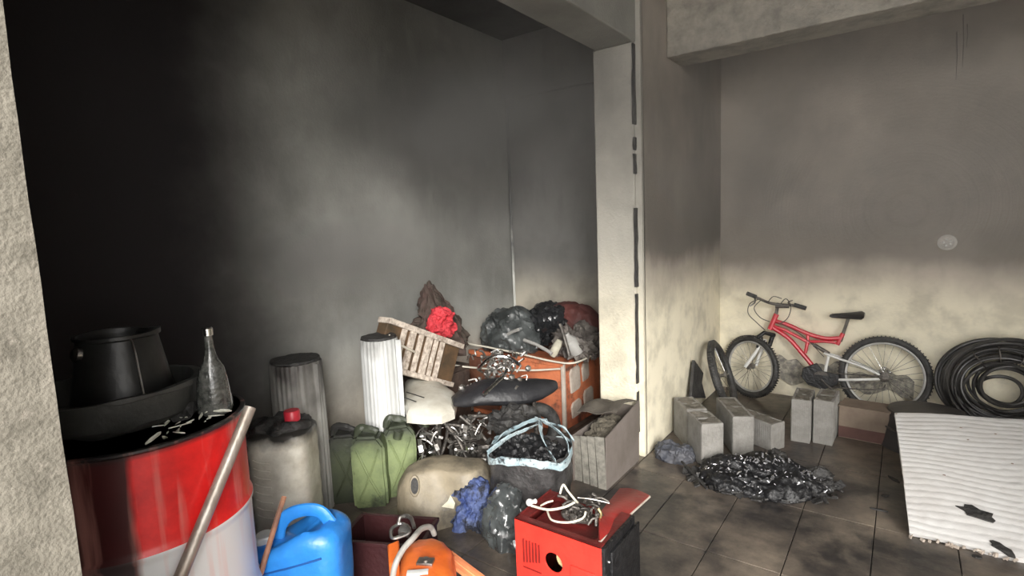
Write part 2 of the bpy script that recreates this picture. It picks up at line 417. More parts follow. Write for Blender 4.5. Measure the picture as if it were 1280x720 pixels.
# ------------------------------------------------------------------ oil drum
DX, DY, DR, DH = -1.80, .573, .283, .88
def drum_mat():
    M = mat('drum_paint', (.86, .022, .020), .42, col2=(.62, .012, .012), scale=9, bump=.12, bscale=12, coat=.2)
    t = M.node_tree; L = t.links.new; b = t.nodes['Principled BSDF']; src = b.inputs['Base Color'].links[0].from_socket
    tc = nn(t, 'ShaderNodeTexCoord'); sx = nn(t, 'ShaderNodeSeparateXYZ'); L(tc.outputs['Object'], sx.inputs[0])
    gt = nn(t, 'ShaderNodeMath', operation='LESS_THAN'); L(sx.outputs[2], gt.inputs[0]); gt.inputs[1].default_value = .60
    q = nn(t, 'ShaderNodeMix', data_type='RGBA'); L(gt.outputs[0], q.inputs[0]); L(src, q.inputs[6]); q.inputs[7].default_value = (.72, .73, .73, 1)
    # pillar's shadow painted dark on the left side, and soot streaks
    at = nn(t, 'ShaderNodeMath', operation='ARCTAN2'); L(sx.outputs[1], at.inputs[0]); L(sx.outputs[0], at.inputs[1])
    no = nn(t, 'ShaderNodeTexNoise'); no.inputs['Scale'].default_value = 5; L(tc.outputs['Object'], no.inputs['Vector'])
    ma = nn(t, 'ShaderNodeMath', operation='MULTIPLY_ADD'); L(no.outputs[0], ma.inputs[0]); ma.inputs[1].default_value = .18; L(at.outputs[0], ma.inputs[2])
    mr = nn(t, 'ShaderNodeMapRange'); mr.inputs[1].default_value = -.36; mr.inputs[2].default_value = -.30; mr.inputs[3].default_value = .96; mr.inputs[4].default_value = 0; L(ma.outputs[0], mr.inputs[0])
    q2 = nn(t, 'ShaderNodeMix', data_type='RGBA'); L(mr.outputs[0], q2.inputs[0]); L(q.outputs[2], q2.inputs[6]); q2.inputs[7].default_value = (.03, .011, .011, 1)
    mz = nn(t, 'ShaderNodeMapRange'); mz.inputs[1].default_value = .855; mz.inputs[2].default_value = .872; L(sx.outputs[2], mz.inputs[0])
    q3 = nn(t, 'ShaderNodeMix', data_type='RGBA'); L(mz.outputs[0], q3.inputs[0]); L(q2.outputs[2], q3.inputs[6]); q3.inputs[7].default_value = (.02, .018, .018, 1)
    mp = nn(t, 'ShaderNodeMapping'); mp.inputs['Scale'].default_value = (22, 22, 1.6); L(tc.outputs['Object'], mp.inputs[0])
    st = nn(t, 'ShaderNodeTexNoise'); st.inputs['Scale'].default_value = 1; st.inputs['Detail'].default_value = 4; L(mp.outputs[0], st.inputs['Vector'])
    ms = nn(t, 'ShaderNodeMapRange'); ms.inputs[1].default_value = .55; ms.inputs[2].default_value = .70; ms.inputs[4].default_value = .45; L(st.outputs[0], ms.inputs[0])
    q4 = nn(t, 'ShaderNodeMix', data_type='RGBA'); L(ms.outputs[0], q4.inputs[0]); L(q3.outputs[2], q4.inputs[6]); q4.inputs[7].default_value = (.75, .35, .3, 1)
    L(q4.outputs[2], b.inputs['Base Color'])
    return M
t = thing('oil_drum', 'large steel drum with red upper band and white lower band beside the front pillar', 'barrel', (DX, DY, 0))
prof = [(0, .02), (DR-.012, .02), (DR-.012, 0), (DR, .0), (DR, .015)]
for z in [i*.01+.02 for i in range(0, 84)]:
    prof.append((DR+.008*math.exp(-((z-.30)/.012)**2)+.008*math.exp(-((z-.595)/.010)**2)-.003, z))
prof += [(DR-.002, DH-.012), (DR+.004, DH-.006), (DR+.004, DH), (DR-.008, DH+.001)]
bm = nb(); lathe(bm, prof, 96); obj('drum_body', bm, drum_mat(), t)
bm = nb(); lathe(bm, [(DR-.008, DH+.001), (DR-.012, DH-.016), (DR*.5, DH-.018), (.0, DH-.018)], 64); obj('drum_lid', bm, char, t, label='charred black drum lid')
# basin on the drum
bs = mat('smoked_basin', (.06, .06, .055), .6, col2=(.03, .03, .028), scale=7, bump=.3)
bx = thing('basin', 'soot-grey round plastic basin on top of the red and white drum', 'basin', (DX-.03, DY-.03, DH+.001))
bm = nb(); lathe(bm, [(0, .0), (.15, .0), (.17, .008), (.195, .03), (.208, .10), (.217, .104), (.217, .112), (.2, .112), (.188, .04), (.16, .016), (0, .012)], 48)
disp(bm, .01, 6, 3); obj('basin_shell', bm, bs, bx)
gl = mat('smoked_glass', (.025, .025, .024), .4, var=.4)
jx = thing('burnt_bucket', 'burnt dark bucket with wire handle standing in the grey basin', 'bucket', (DX-.03, DY-.01, DH+.015))
bm = nb(); lathe(bm, [(0, 0), (.13, 0), (.135, .01), (.098, .23), (.104, .235), (.104, .245), (.094, .245), (.09, .23), (.12, .02), (0, .018)], 40); disp(bm, .008, 8, 2); obj('bucket_shell', bm, gl, jx)
bm = nb(); tube(bm, smooth_pts([(.10, 0, .235), (.12, .0, .2), (.15, .0, .07), (.145, .01, .03)]), .003, 6); obj('handle', bm, steel, jx)
bm = nb(); lathe(bm, [(0, 0), (.02, 0), (.022, .012), (.012, .02), (0, .02)], 16, M4((.04, -.10, .205), (PI/2.4, 0, 0))); obj('handle_clip', bm, chrome, jx)
# glass bottle
p = aty(265, 415, .66)
bt = thing('glass_bottle', 'tall sooty glass bottle with narrow neck standing on the drum near the pole', 'bottle', (-1.66, .735, DH))
gm = mat('sooty_bottle_glass', (.03, .033, .03), .15, col2=(.13, .13, .12), scale=38, coat=.8, bump=.6, bscale=60)
bm = nb(); lathe(bm, [(0, 0), (.045, 0), (.05, .01), (.042, .10), (.034, .135), (.02, .16), (.012, .19), (.011, .235), (.014, .24), (.014, .248), (0, .248)], 28); disp(bm, .003, 20, 1); obj('bottle_body', bm, gm, bt)
bm = nb(); lathe(bm, [(.0145, .234), (.0155, .234), (.0155, .254), (.012, .258), (0, .258)], 20); obj('cap', bm, chrome, bt)
# shards beside
sh = thing('glass_shards', 'scatter of pale broken glass shards on the drum rim', 'shards', (-1.62, .63, DH))
m_sh = mat('pale_shard', (.75, .75, .66), .25, col2=(.3, .28, .2), scale=30)
rd = random.Random(3)
for k in range(34):
    bm = nb(); L_ = rd.uniform(.012, .04)
    hull_scrap(bm, L_, .003, 40+k, ky=.22, n=7)
    o = obj('shard', bm, m_sh, sh, smooth=False, loc=(rd.uniform(-.12, .1), rd.uniform(-.10, .13), rd.uniform(.004, .014)))
    q = o.location; 
    if Vector((q.x+sh.location.x-DX, q.y+sh.location.y-DY)).length > .265:
        d = Vector((q.x+sh.location.x-DX, q.y+sh.location.y-DY)).normalized()*.25; o.location.x = d.x+DX-sh.location.x; o.location.y = d.y+DY-sh.location.y
    o.rotation_euler = (rd.uniform(-.5, .5), rd.uniform(-.5, .5), rd.uniform(0, 6))
bm = nb(); blob(bm, .07, .05, .07, 3, .02, 14, 5); obj('charred_lump', bm, char, loc=(-1.735, .66, DH-.017), label='small charred lump on the drum between basin and bottle', cat='debris')
# pole & stick
a = atz(313, 510, .86); b = atz(222, 735, .46)
d = (a-b).normalized(); bot = b-d*(b.z/d.z) if d.z > .01 else b
a = atz(312, 511, .90); g = Vector((-1.30, .44, 0))
# the pole leans on the drum rim: foot on the floor between camera and drum
def through(pa, za, pb, rng):
    # foot such that the segment foot->top crosses pixel pb
    best = None
    T = atz(*pa, za)
    for z in [i*.01 for i in range(0, 85)]:
        q = atz(*pb, z); u = (T-q); 
        f = q-u*(z/u.z)
        if rng(f): best = (T, f); break
    return best
def line_foot(pa, za, pb, X):
    T = atz(*pa, za); best = None
    for i in range(0, 800):
        z = i*.001; q = atz(*pb, z); u = T-q; f = q-u*(q.z/u.z)
        if best is None or abs(f.x-X) < abs(best[1].x-X): best = (T, f)
    return best
T, F = line_foot((313, 509), .905, (226, 720), -1.40)
pm = mat('worn_galvanised', (.42, .38, .34), .45, metal=.5, col2=(.22, .17, .13), scale=14, stretch=(1, 1, .2), bump=.3)
bm = nb(); n = 24; tube(bm, [F+(T-F)*k/n for k in range(n+1)], .0165, 16); shift(bm, F)
obj('steel_pole', bm, pm, loc=F, label='worn grey steel pole leaning across the front of the drum', cat='pole')
T, F = line_foot((355, 621), .47, (326, 716), -1.52)
wm = mat('burnt_stick', (.36, .17, .10), .7, col2=(.2, .10, .07), scale=20, bump=.6)
bm = nb(); pts = [F+(T-F)*k/14 for k in range(15)]; tube(bm, pts, [.0125-.004*k/14 for k in range(15)], 8); disp(bm, .002, 40); shift(bm, F)
obj('wooden_stick', bm, wm, loc=F, label='reddish brown wooden stick leaning on the blue canister', cat='stick')

# ------------------------------------------------------------------ jerrycans
def can_body(w_, d_, h_, ribs=True, shoulder=.78, amp=0, seed=0, n=3.6):
    bm = nb(); prof = [(0, 0), (w_*.46, 0), (w_*.495, .012)]
    N = 40
    for i in range(1, N):
        z = .012+(h_-.012)*i/N; s = z/h_; r = w_*.5
        if ribs and .12 < s < shoulder-.05: r *= 1-.018*(.5+.5*math.cos(2*PI*(s-.12)/(shoulder-.17)*6))
        if s > shoulder: u = (s-shoulder)/(1-shoulder); r *= math.sqrt(max(0, 1-(u*.86)**2.4))
        prof.append((r, z))
    prof.append((w_*.5*.40, h_)); prof.append((0, h_+.002))
    lathe(bm, prof, 56, sq=(n, d_/w_))
    if amp: disp(bm, amp, 6, seed)
    return bm
# blue canister
bc = mat('blue_plastic', (.03, .24, .68), .35, col2=(.02, .17, .55), scale=8, bump=.25, bscale=35)
c = atz(388, 640, .40)
bl = thing('blue_jerrycan', 'bright blue plastic jerrycan with moulded handle in front of the white canister', 'jerrycan', (-1.70, .985, 0), math.radians(34))
W, Dp, H_ = .34, .22, .42
bm = can_body(W, Dp, .415, ribs=False, shoulder=.80, n=4)
for v in bm.verts:
    if v.co.z > .25: v.co.z -= .07*max(0, min(1, (-v.co.x+.05)/.14))*(v.co.z-.25)/.135
for v in bm.verts:
    if v.co.z > .30: v.co.z -= .055*math.exp(-((v.co.x-.02)/.075)**4)*math.exp(-(v.co.y/.06)**4)*min(1, (v.co.z-.30)/.05)
disp(bm, .004, 7, 4); obj('can_body', bm, bc, bl, ang=60)
bm = nb(); tube(bm, smooth_pts([(-.075, 0, .32), (-.065, 0, .375), (-.03, 0, .418), (.03, 0, .437), (.085, 0, .43), (.12, 0, .385)]), .012, 12, flat=2); obj('handle', bm, bc, bl)
bm = nb(); lathe(bm, [(0, .26), (.03, .26), (.034, .28), (.034, .335), (.03, .34), (0, .34)], 24, M4((-.12, .0, .01))); obj('cap', bm, white_paint, bl, label='white screw cap')
bm = nb()
for s in (-1, 1):
    tube(bm, [(-.12, s*Dp/2*.955, .26), (0, s*(Dp/2+.001), .29), (.12, s*Dp/2*.955, .32)], .0035, 6)
    tube(bm, [(-.11, s*Dp/2*.97, .08), (0, s*Dp/2, .08), (.11, s*Dp/2*.97, .08)], .003, 6)
obj('mould_seam', bm, mat('seam_blue', (.015, .10, .35), .4), bl)
# white canister
wc = mat('smoked_white_plastic', (.80, .77, .68), .4, col2=(.42, .38, .30), scale=5, zsoot=(.49, .545), sootcol=(.03, .028, .025), bump=.2, bscale=20)
wt = thing('white_jerrycan', 'tall yellowed white jerrycan with scorched black top and red cap', 'jerrycan', (-2.20, 1.245, 0), math.radians(38))
obj('can_body', can_body(.255, .23, .575, shoulder=.93, n=5), wc, wt)
bm = nb()
for k in range(8):
    z = .2+k*.035; tube(bm, smooth_pts([(-.09, -.114, z+.012), (-.06, -.118, z), (-.02, -.118, z-.006)], 3), .003, 6)
obj('mould_rib', bm, wc, wt)
bm = nb(); blob(bm, .125, .11, .05, 4, .018, 9, 3, zmin=0, loc=(0, 0, .555)); obj('burnt_rim', bm, char, wt, label='melted charred top')
bm = nb(); lathe(bm, [(0, .59), (.03, .59), (.034, .595), (.034, .632), (.03, .638), (0, .638)], 24, M4((.055, -.02, 0)));
obj('cap', bm, mat('red_cap', (.55, .03, .05), .35), wt, label='red screw cap')
# green jerrycans
gm = mat('olive_green_plastic', (.23, .28, .13), .5, col2=(.10, .13, .06), scale=6, zsoot=(.28, .36), soot=(.58, .06, 5), sootcol=(.04, .048, .03), bump=.4, bscale=25)
gd = mat('burnt_olive_plastic', (.055, .065, .035), .6, col2=(.025, .03, .02), scale=6, zsoot=(.25, .40), bump=.6, bscale=25)
def green_can(x, y, rz, h_, mt, label):
    g = thing('green_jerrycan', label, 'jerrycan', (x, y, 0), math.radians(rz), 'melted green jerrycans')
    bm = nb(); prism(bm, [(-.085, 0), (.085, 0), (.085, h_*.86), (.05, h_), (-.06, h_), (-.085, h_*.9)], 1, -.065, .065, bevel=.014)
    bmesh.ops.subdivide_edges(bm, edges=[e for e in bm.edges if e.calc_length() > .04], cuts=3, use_grid_fill=True); disp(bm, .008, 9, x*3); obj('can_body', bm, mt, g)
    bm = nb()
    for s in (-1, 1):
        tube(bm, smooth_pts([(-.055, s*.066, .05), (0, s*.07, h_*.45), (.055, s*.066, h_*.83)], 5), .006, 6); tube(bm, smooth_pts([(.055, s*.066, .05), (0, s*.07, h_*.45), (-.055, s*.066, h_*.83)], 5), .006, 6)
    obj('pressed_rib', bm, mt, g)
    bm = nb(); tube(bm, smooth_pts([(-.06, 0, h_-.02), (-.045, 0, h_+.028), (.0, .005, h_+.022), (.045, 0, h_+.0)], 5), .015, 8, flat=1.3); disp(bm, .008, 20, 2); obj('handle', bm, mt, g)
    bm = nb(); lathe(bm, [(0, h_-.03), (.022, h_-.03), (.024, h_+.012), (0, h_+.016)], 16, M4((.055, 0, 0), (0, .25, 0))); obj('spout', bm, mt, g)
    return g
green_can(-2.15, 1.86, 52, .385, gm, 'olive green jerrycan touching the white ribbed roll, rightmost of the green canisters')
green_can(-2.19, 1.70, 40, .375, gm, 'olive green jerrycan with wrinkled neck in front of the other green canisters')
green_can(-2.33, 1.66, 44, .37, gd, 'blackened green jerrycan in shadow, farthest left of the green canisters')

# ------------------------------------------------------------------ ribbed rolls
def roll(name, x, y, r, h_, mt, lab, flap, tilt=(0, 0, 0)):
    R_ = thing(name, lab, 'roll', (x, y, 0), 0, 'upright rolls of ribbed white plastic', rot=tilt)
    bm = nb(); seg = 120; rings = []
    zs = [0, .02, h_*.25, h_*.5, h_*.75, h_-.04, h_-.008, h_]
    for z in zs:
        ring = []
        for k in range(seg):
            a = 2*PI*k/seg; rr = r*(1+.022*math.cos(a*26))*(1-.04*(z/h_)**3)
            c_, s_ = math.cos(a), math.sin(a)
            ring.append(bm.verts.new((math.copysign(abs(c_)**.8, c_)*rr, math.copysign(abs(s_)**.8, s_)*rr, z)))
        rings.append(ring)
    inner = [[bm.verts.new(Vector((v.co.x*.88, v.co.y*.88, z))) for v in rings[-1]] for z in (h_, h_-.12)]
    rings += inner
    for i in range(len(rings)-1):
        for k in range(seg): bm.faces.new((rings[i][k], rings[i][(k+1) % seg], rings[i+1][(k+1) % seg], rings[i+1][k]))
    bm.faces.new(rings[0][::-1]); bm.faces.new(rings[-1]); obj('sheet_wall', bm, mt, R_, ang=80)
    bm = nb()
    sheet(bm, 3, 16, lambda u, v: (flap[0]+flap[2]*(u-.5)*(1-.5*v), flap[1]+flap[3]*(u-.5)*(1-.5*v)-.0*v, (h_-.01)*(1-v)+.05*math.sin(v*9)*.1), .004)
    obj('loose_edge', bm, mt, R_)
    bm = nb(); lathe(bm, [(r*.9, h_-.0), (r*1.0, h_+.002), (r*.98, h_+.014), (r*.86, h_+.012)], 48); disp(bm, .006, 18, 4); obj('charred_rim', bm, char, R_, label='thin charred top rim')
    return R_
roll('ribbed_roll', -2.28, 1.88, .094, .825, ribbed_w, 'upright white ribbed plastic roll behind the green jerrycans, the brighter right one', (.095, .05, .02, .02))
roll('ribbed_roll', -2.43, 1.475, .118, .775, ribbed_g, 'upright smoke-stained ribbed plastic roll behind the white jerrycan, the greyer left one', (.115, .03, .02, .02))

# ------------------------------------------------------------------ chest, crate and pile in the recess
orange = mat('orange_painted_wood', (.62, .20, .09), .55, col2=(.34, .10, .055), scale=4, soot=(.60, .05, 4.5), sootcol=(.10, .05, .035), bump=.5, bscale=30)
palew = mat('pale_peeling_patch', (.50, .44, .38), .7, col2=(.36, .30, .25), scale=12, bump=.4)
brownw = mat('scorched_brown_board', (.20, .085, .05), .6, col2=(.12, .045, .03), scale=8, bump=.5)
ch = thing('orange_chest', 'long orange-brown painted wooden chest with peeling pale patches in the recess', 'chest', (-2.2, 3.27, 0))
bm = nb(); box(bm, -.42, .38, -.25, .28, 0, .47); bmesh.ops.subdivide_edges(bm, edges=bm.edges[:], cuts=6, use_grid_fill=True); disp(bm, .008, 5, 2); obj('chest_body', bm, orange, ch, smooth=False)
for i, (y0, y1, z0, z1) in enumerate(((-.17, -.03, .24, .42), (.0, .1, .28, .42), (-.16, -.02, .06, .18), (.02, .16, .05, .22))):
    bm = nb(); pts = [(y0+.012, z0), (y1-.02, z0+.008), (y1, z0+.03), (y1-.006, z1-.02), (y1-.03, z1), (y0+.02, z1-.01), (y0, z1-.04)]
    prism(bm, pts, 0, .379, .393, bevel=.003); obj('peeling_patch', bm, palew, ch)
bm = nb(); box(bm, .372, .396, -.262, -.238, 0, .47, bevel=.003); obj('corner_post', bm, palew, ch)
bm = nb(); box(bm, -.42, -.16, -.275, -.25, .05, .44, bevel=.004); obj('side_panel', bm, brownw, ch, label='dark reddish brown panel at the left of the chest')
bm = nb(); box(bm, -.43, .39, -.265, -.235, .455, .485, bevel=.004); obj('top_rail', bm, orange, ch)
# tilted slatted rack on a charred cabinet
cabm = mat('charred_cabinet', (.045, .035, .03), .7, col2=(.09, .06, .045), scale=8, bump=.7)
cb = thing('charred_cabinet', 'low charred wooden cabinet against the left wall under the slatted rack', 'cabinet', (-2.48, 2.36, 0))
bm = nb(); box(bm, -.15, .05, -.10, .42, 0, .46, bevel=.006); obj('cabinet_body', bm, cabm, cb)
for y0_, y1_ in ((-.08, .15), (.17, .40)): bm = nb(); box(bm, .05, .062, y0_, y1_, .03, .43, bevel=.003); obj('door', bm, cabm, cb)
A0 = atx(488, 400, -2.28); A1 = atx(577, 432, -2.28); A2 = atx(504, 466, -2.28)
ud = (A1-A0).normalized(); vd = (A2-A0); vd = (vd-ud*vd.dot(ud)); hgt = vd.length; vd.normalize(); LN = (A1-A0).length
basez = .46
rk = thing('slatted_rack', 'tilted brown wooden rack with upright pale slats above the white fairing', 'rack', tuple(A0))
def onrack(u, v, w): return ud*u+vd*v+Vector((w, 0, 0))
rackm = mat('rack_board', (.12, .07, .035), .7, col2=(.05, .035, .02), scale=10, bump=.4)
slatm = mat('pale_slat', (.66, .58, .50), .7, col2=(.25, .20, .16), scale=30, bump=.5, bscale=70)
def rbox(bm, u0, u1, v0, v1, w0, w1):
    vs = box(bm, u0, u1, v0, v1, w0, w1)
    for q in vs: q.co = onrack(q.co.x, q.co.y, q.co.z)
bm = nb(); rbox(bm, 0, LN, .0, hgt, -.09, -.012); obj('rack_board', bm, rackm, rk, smooth=False, bev=.004)
for i, (u, wd) in enumerate(((.11, .03), (.175, .04), (.25, .03), (.315, .045), (.385, .025), (.44, .03))):
    bm = nb(); rbox(bm, u, u+wd, .01, hgt-.02, -.012, .006); obj('slat', bm, slatm, rk, smooth=False, bev=.002)
bm = nb(); rbox(bm, -.01, LN+.01, -.012, .02, -.09, .014); obj('top_rail', bm, slatm, rk, smooth=False, bev=.003)
bm = nb(); rbox(bm, -.0, LN+.0, hgt-.02, hgt+.01, -.09, .012); obj('bottom_rail', bm, slatm, rk, smooth=False, bev=.003)
# heap behind the rack
hm = mat('scorched_brown_cloth', (.075, .045, .038), .85, col2=(.045, .04, .03), scale=7, bump=.7)
pz = atx(530, 352, -2.45); pb = atx(530, 425, -2.45)
bm = nb()
blob(bm, .15, .25, pz.z-.64, 5, .05, 5, 3, loc=(0, 0, 0), flat=.2, amp2=.02)
for v in bm.verts:
    k = max(0, v.co.z/(pz.z-.60)); s = 1-.62*k; v.co.y = v.co.y*s-.06*k; v.co.x = max(-.165, v.co.x*s)
obj('cloth_heap', bm, hm, loc=(-2.46, pb.y+.14, .60), label='peaked heap of scorched brown cloth leaning at the left wall', cat='cloth')
rc = atx(552, 402, -2.32)
bm = nb(); blob(bm, .06, .095, .17, 5, .025, 9, 8, flat=.5, amp2=.01); obj('red_cloth', bm, mat('red_cloth', (.62, .045, .06), .8, col2=(.40, .03, .04), scale=14, bump=.5), loc=(rc.x, rc.y, rc.z-.08), label='crumpled bright red cloth on the brown heap', cat='cloth')
# bags & bits on the chest (z .49)
def pile(name, px, py, y, s, seed, mt, label, cat, amp=.03, freq=7, zb=.48, sub=5, rz=0, amp2=.01, flat=.35):
    c = aty(px, py, y); bm = nb(); blob(bm, *s, sub, amp, freq, seed, flat=flat, amp2=amp2)
    return obj(name, bm, mt, loc=(c.x, y, zb), label=label, cat=cat)
maroon = mat('maroon_cover', (.12, .035, .03), .6, col2=(.06, .03, .028), scale=5, bump=.5)
pile('black_bag', 640, 420, 3.22, (.24, .19, .31), 11, grey_pl, 'big grey-dusted black plastic bag on the chest, left under the conduit', 'bag')
pile('black_bag', 688, 420, 3.40, (.22, .17, .33), 12, black_pl, 'black plastic bag between the dusted bag and the maroon cushion', 'bag')
pile('maroon_cushion', 715, 400, 3.46, (.28, .14, .34), 14, maroon, 'maroon brown cushion slumped at the back of the pile beside the column', 'cushion', amp=.015, freq=4)
pile('burnt_clothes', 722, 430, 3.28, (.17, .18, .20), 21, mat('burnt_clothes', (.07, .06, .055), .8, col2=(.2, .18, .16), scale=12, bump=.8), 'tangle of burnt clothes on the right end of the chest', 'cloth', amp=.05, freq=10)
shoem = mat('cream_rubber', (.52, .50, .40), .5, col2=(.3, .28, .22), scale=20); gb = mat('grey_bottle', (.40, .39, .37), .4, var=.2)
c = aty(688, 432, 3.05)
bm = nb(); lathe(bm, [(0, 0), (.022, .004), (.03, .03), (.028, .1), (.02, .13), (0, .135)], 20, sq=(2, .5)); obj('slipper_sole', bm, shoem, loc=(c.x, 3.06, .50), label='cream slipper sole standing on edge on the chest front', cat='shoe').rotation_euler = (0, .5, .3)
c = aty(720, 420, 3.12)
bm = nb(); lathe(bm, [(0, 0), (.045, .002), (.05, .02), (.05, .11), (.02, .14), (.018, .16), (0, .16)], 24); disp(bm, .008, 12, 3); obj('plastic_bottle', bm, gb, loc=(c.x, 3.14, .52), label='dented pale grey plastic bottle lying on the pile near the column', cat='bottle').rotation_euler = (.3, -.4, 0)
for i, (x0, y0, x1, y1, lab) in enumerate(((655, 425, 690, 442, 'grey bent pipe'), (700, 405, 712, 445, 'dark bent pipe'), (625, 425, 648, 412, 'light scorched strip'))):
    a = aty(x0, y0, 3.02+.02*i); b = aty(x1, y1, 3.0+.02*i); a.z = max(a.z, .51); b.z = max(b.z, .505)
    bm = nb(); tube(bm, smooth_pts([a, (a+b)/2+Vector((0, 0, .01)), b], 5), .012, 8); shift(bm, a); obj('bent_pipe', bm, [gb, dark_metal, gb][i], loc=a, label=lab+[' lying on the front edge of the chest', ' standing among the burnt clothes beside the bottle', ' on the front of the dusted black bag'][i], cat='pipe')
# white hoses
hose = mat('cream_hose', (.70, .66, .56), .5, var=.15)
H1 = [atx(486, 419, -2.25), atx(510, 436, -2.24), aty(560, 455, 2.62), aty(610, 461, 2.78), aty(660, 463, 2.95), aty(700, 461, 2.98)]
bm = nb(); tube(bm, smooth_pts(H1, 8), .0065, 8); shift(bm, H1[0]); obj('cream_hose', bm, hose, loc=H1[0], label='thin cream hose sagging across the rack and the front of the chest, the lower one', cat='hose')
H1 = [aty(572, 368, 3.0), aty(574, 400, 2.98), aty(580, 426, 2.97), aty(610, 434, 2.97), aty(645, 441, 2.97), aty(690, 453, 2.97), aty(718, 454, 3.0), aty(742, 443, 3.3)]
H1[5].z = max(H1[5].z, .495); H1[6].z = max(.495, H1[6].z)
bm = nb(); tube(bm, smooth_pts(H1, 8), .0065, 8); shift(bm, H1[0]); obj('cream_hose', bm, hose, loc=H1[0], label='cream cord rising beside the red cloth and edging the chest top, the upper one', cat='hose')

# ------------------------------------------------------------------ burnt scooter
sx0 = Vector((-2.08, 2.02, 0)); ang = math.atan2(.70, .52)
sc_ = thing('burnt_scooter', 'burnt motor scooter with black seat, white fairing and exposed engine behind the bags', 'scooter', (sx0.x, sx0.y, 0), ang)
RZ = Matrix.Rotation(-ang, 3, 'Z')
def loc(p): return RZ @ (Vector(p)-Vector((sx0.x, sx0.y, 0)))
def spt(px, py, z): return loc(atz(px, py, z))
S0 = spt(566, 503, .47); S1 = spt(695, 482, .50)
# seat: loft along S0->S1
bm = nb(); N = 22; rings = []
dS = S1-S0; sd = Vector((-dS.y, dS.x, 0)).normalized()
for i in range(N+1):
    u = i/N; cpt = S0+dS*u+Vector((0, 0, .015*math.sin(u*PI*2)))
    wd = .15*(math.sin(PI*min(1, (u*.94+.03)))**.45)*(1-.25*u); hh = .085*(math.sin(PI*(u*.94+.03))**.5)
    rings.append([bm.verts.new(cpt+sd*math.cos(2*PI*k/20)*wd+Vector((0, 0, math.sin(2*PI*k/20)*hh*(1 if math.sin(2*PI*k/20) > 0 else .6)))) for k in range(20)])
for i in range(N):
    for k in range(20): bm.faces.new((rings[i][k], rings[i][(k+1) % 20], rings[i+1][(k+1) % 20], rings[i+1][k]))
bm.faces.new(rings[0][::-1]); bm.faces.new(rings[-1]); disp(bm, .004, 12, 1)
obj('seat', bm, mat('seat_vinyl', (.012, .012, .014), .5, col2=(.028, .028, .031), scale=8, bump=.4), sc_, label='long black vinyl seat')
# fairing (white shell)
fpx = [(506, 476), (530, 470), (552, 480), (572, 494), (568, 512), (552, 518), (530, 519), (508, 517), (505, 500)]
white_f = mat('white_fairing', (.66, .65, .58), .4, col2=(.48, .45, .38), scale=7, soot=(.66, .04, 9), sootcol=(.06, .05, .04))
ctr = spt(537, 497, .46); ring = [spt(a_, b_, .455) for a_, b_ in fpx]
bm = nb()
lv = []
for s, dz in ((1, -.05), (1, -.01), (.86, .022), (.55, .04), (.2, .048)):
    lv.append([bm.verts.new(ctr+(p_-ctr)*s+Vector((0, 0, dz))) for p_ in ring])
for i in range(len(lv)-1):
    for k in range(len(ring)): bm.faces.new((lv[i][k], lv[i][(k+1) % len(ring)], lv[i+1][(k+1) % len(ring)], lv[i+1][k]))
bm.faces.new(lv[-1]); bm.faces.new(lv[0][::-1]); bmesh.ops.subdivide_edges(bm, edges=bm.edges[:], cuts=1, smooth=.6); obj('fairing', bm, white_f, sc_, label='white plastic fairing')
bm = nb(); 
for a_, b_ in (((508, 490), (530, 497)), ((506, 497), (520, 502))): tube(bm, [spt(*a_, .50), spt(*b_, .505)], .004, 6, flat=.6)
tube(bm, [spt(508, 519, .43), spt(552, 521, .43)], .009, 6); 
obj('vent_slot', bm, char, sc_)
# frame tubes and engine
bm = nb()
def S(px, py, z): return spt(px, py, z)
for a_, b_ in (((520, 525, .36), (560, 600, .10)), ((548, 520, .38), (590, 590, .10)), ((575, 520, .38), (625, 580, .12)), ((600, 515, .38), (560, 560, .2)), ((526, 530, .33), (600, 540, .3)), ((585, 520, .4), (650, 530, .3)), ((560, 530, .3), (545, 585, .12)), ((600, 530, .3), (640, 560, .2))):
    tube(bm, smooth_pts([S(*a_), (S(*a_)+S(*b_))/2+Vector((.02, .0, .015)), S(*b_)], 5), .0095, 8)
obj('frame_tube', bm, dark_metal, sc_)
bm = nb(); q = S(585, 560, .16)
box(bm, q.x-.1, q.x+.12, q.y-.08, q.y+.08, 0.04, q.z+.04, bevel=.02); 
for k in range(7): box(bm, q.x-.09, q.x+.05, q.y-.09, q.y+.09, q.z+.045+k*.014, q.z+.05+k*.014)
bmesh.ops.subdivide_edges(bm, edges=[e for e in bm.edges if e.calc_length() > .05], cuts=2, use_grid_fill=True); disp(bm, .01, 14, 5); obj('engine_block', bm, dark_metal, sc_)
bm = nb()
for (px, py, z, r_) in ((541, 565, .2, .04), (556, 580, .17, .03), (530, 545, .27, .03), (590, 560, .25, .028)):
    q = S(px, py, z); lathe(bm, [(0, -.02), (r_, -.02), (r_*1.05, -.01), (r_*1.05, .01), (r_*.6, .02), (r_*.35, .035), (0, .035)], 24, M4(q, (PI/2.3, .3, -1.2)))
obj('headlamp_cup', bm, chrome, sc_, label='round bright metal cup')
q0 = S(567, 570, .22); q1 = S(585, 590, .14)
bm = nb(); tube(bm, [q0, q1], .016, 14); obj('shock_absorber', bm, white_paint, sc_)
bm = nb(); rd = random.Random(9)
for k in range(130):
    px, py = rd.uniform(524, 648), rd.uniform(520, 588); z = .40-(py-515)/75*.25+rd.uniform(-.03, .03); q = S(px, py, z); l = rd.uniform(.015, .05)
    d_ = Vector((rd.uniform(-1, 1), rd.uniform(-1, 1), rd.uniform(-1, 1))).normalized()*l
    if k % 2: tube(bm, smooth_pts([q-d_, q+Vector((0, 0, .01)), q+d_], 3), rd.uniform(.003, .007), 6)
    else: box(bm, -l*.4, l*.4, -l*.25, l*.25, -.006, .006, M4(q, (rd.uniform(0, 3), rd.uniform(0, 3), rd.uniform(0, 3))))
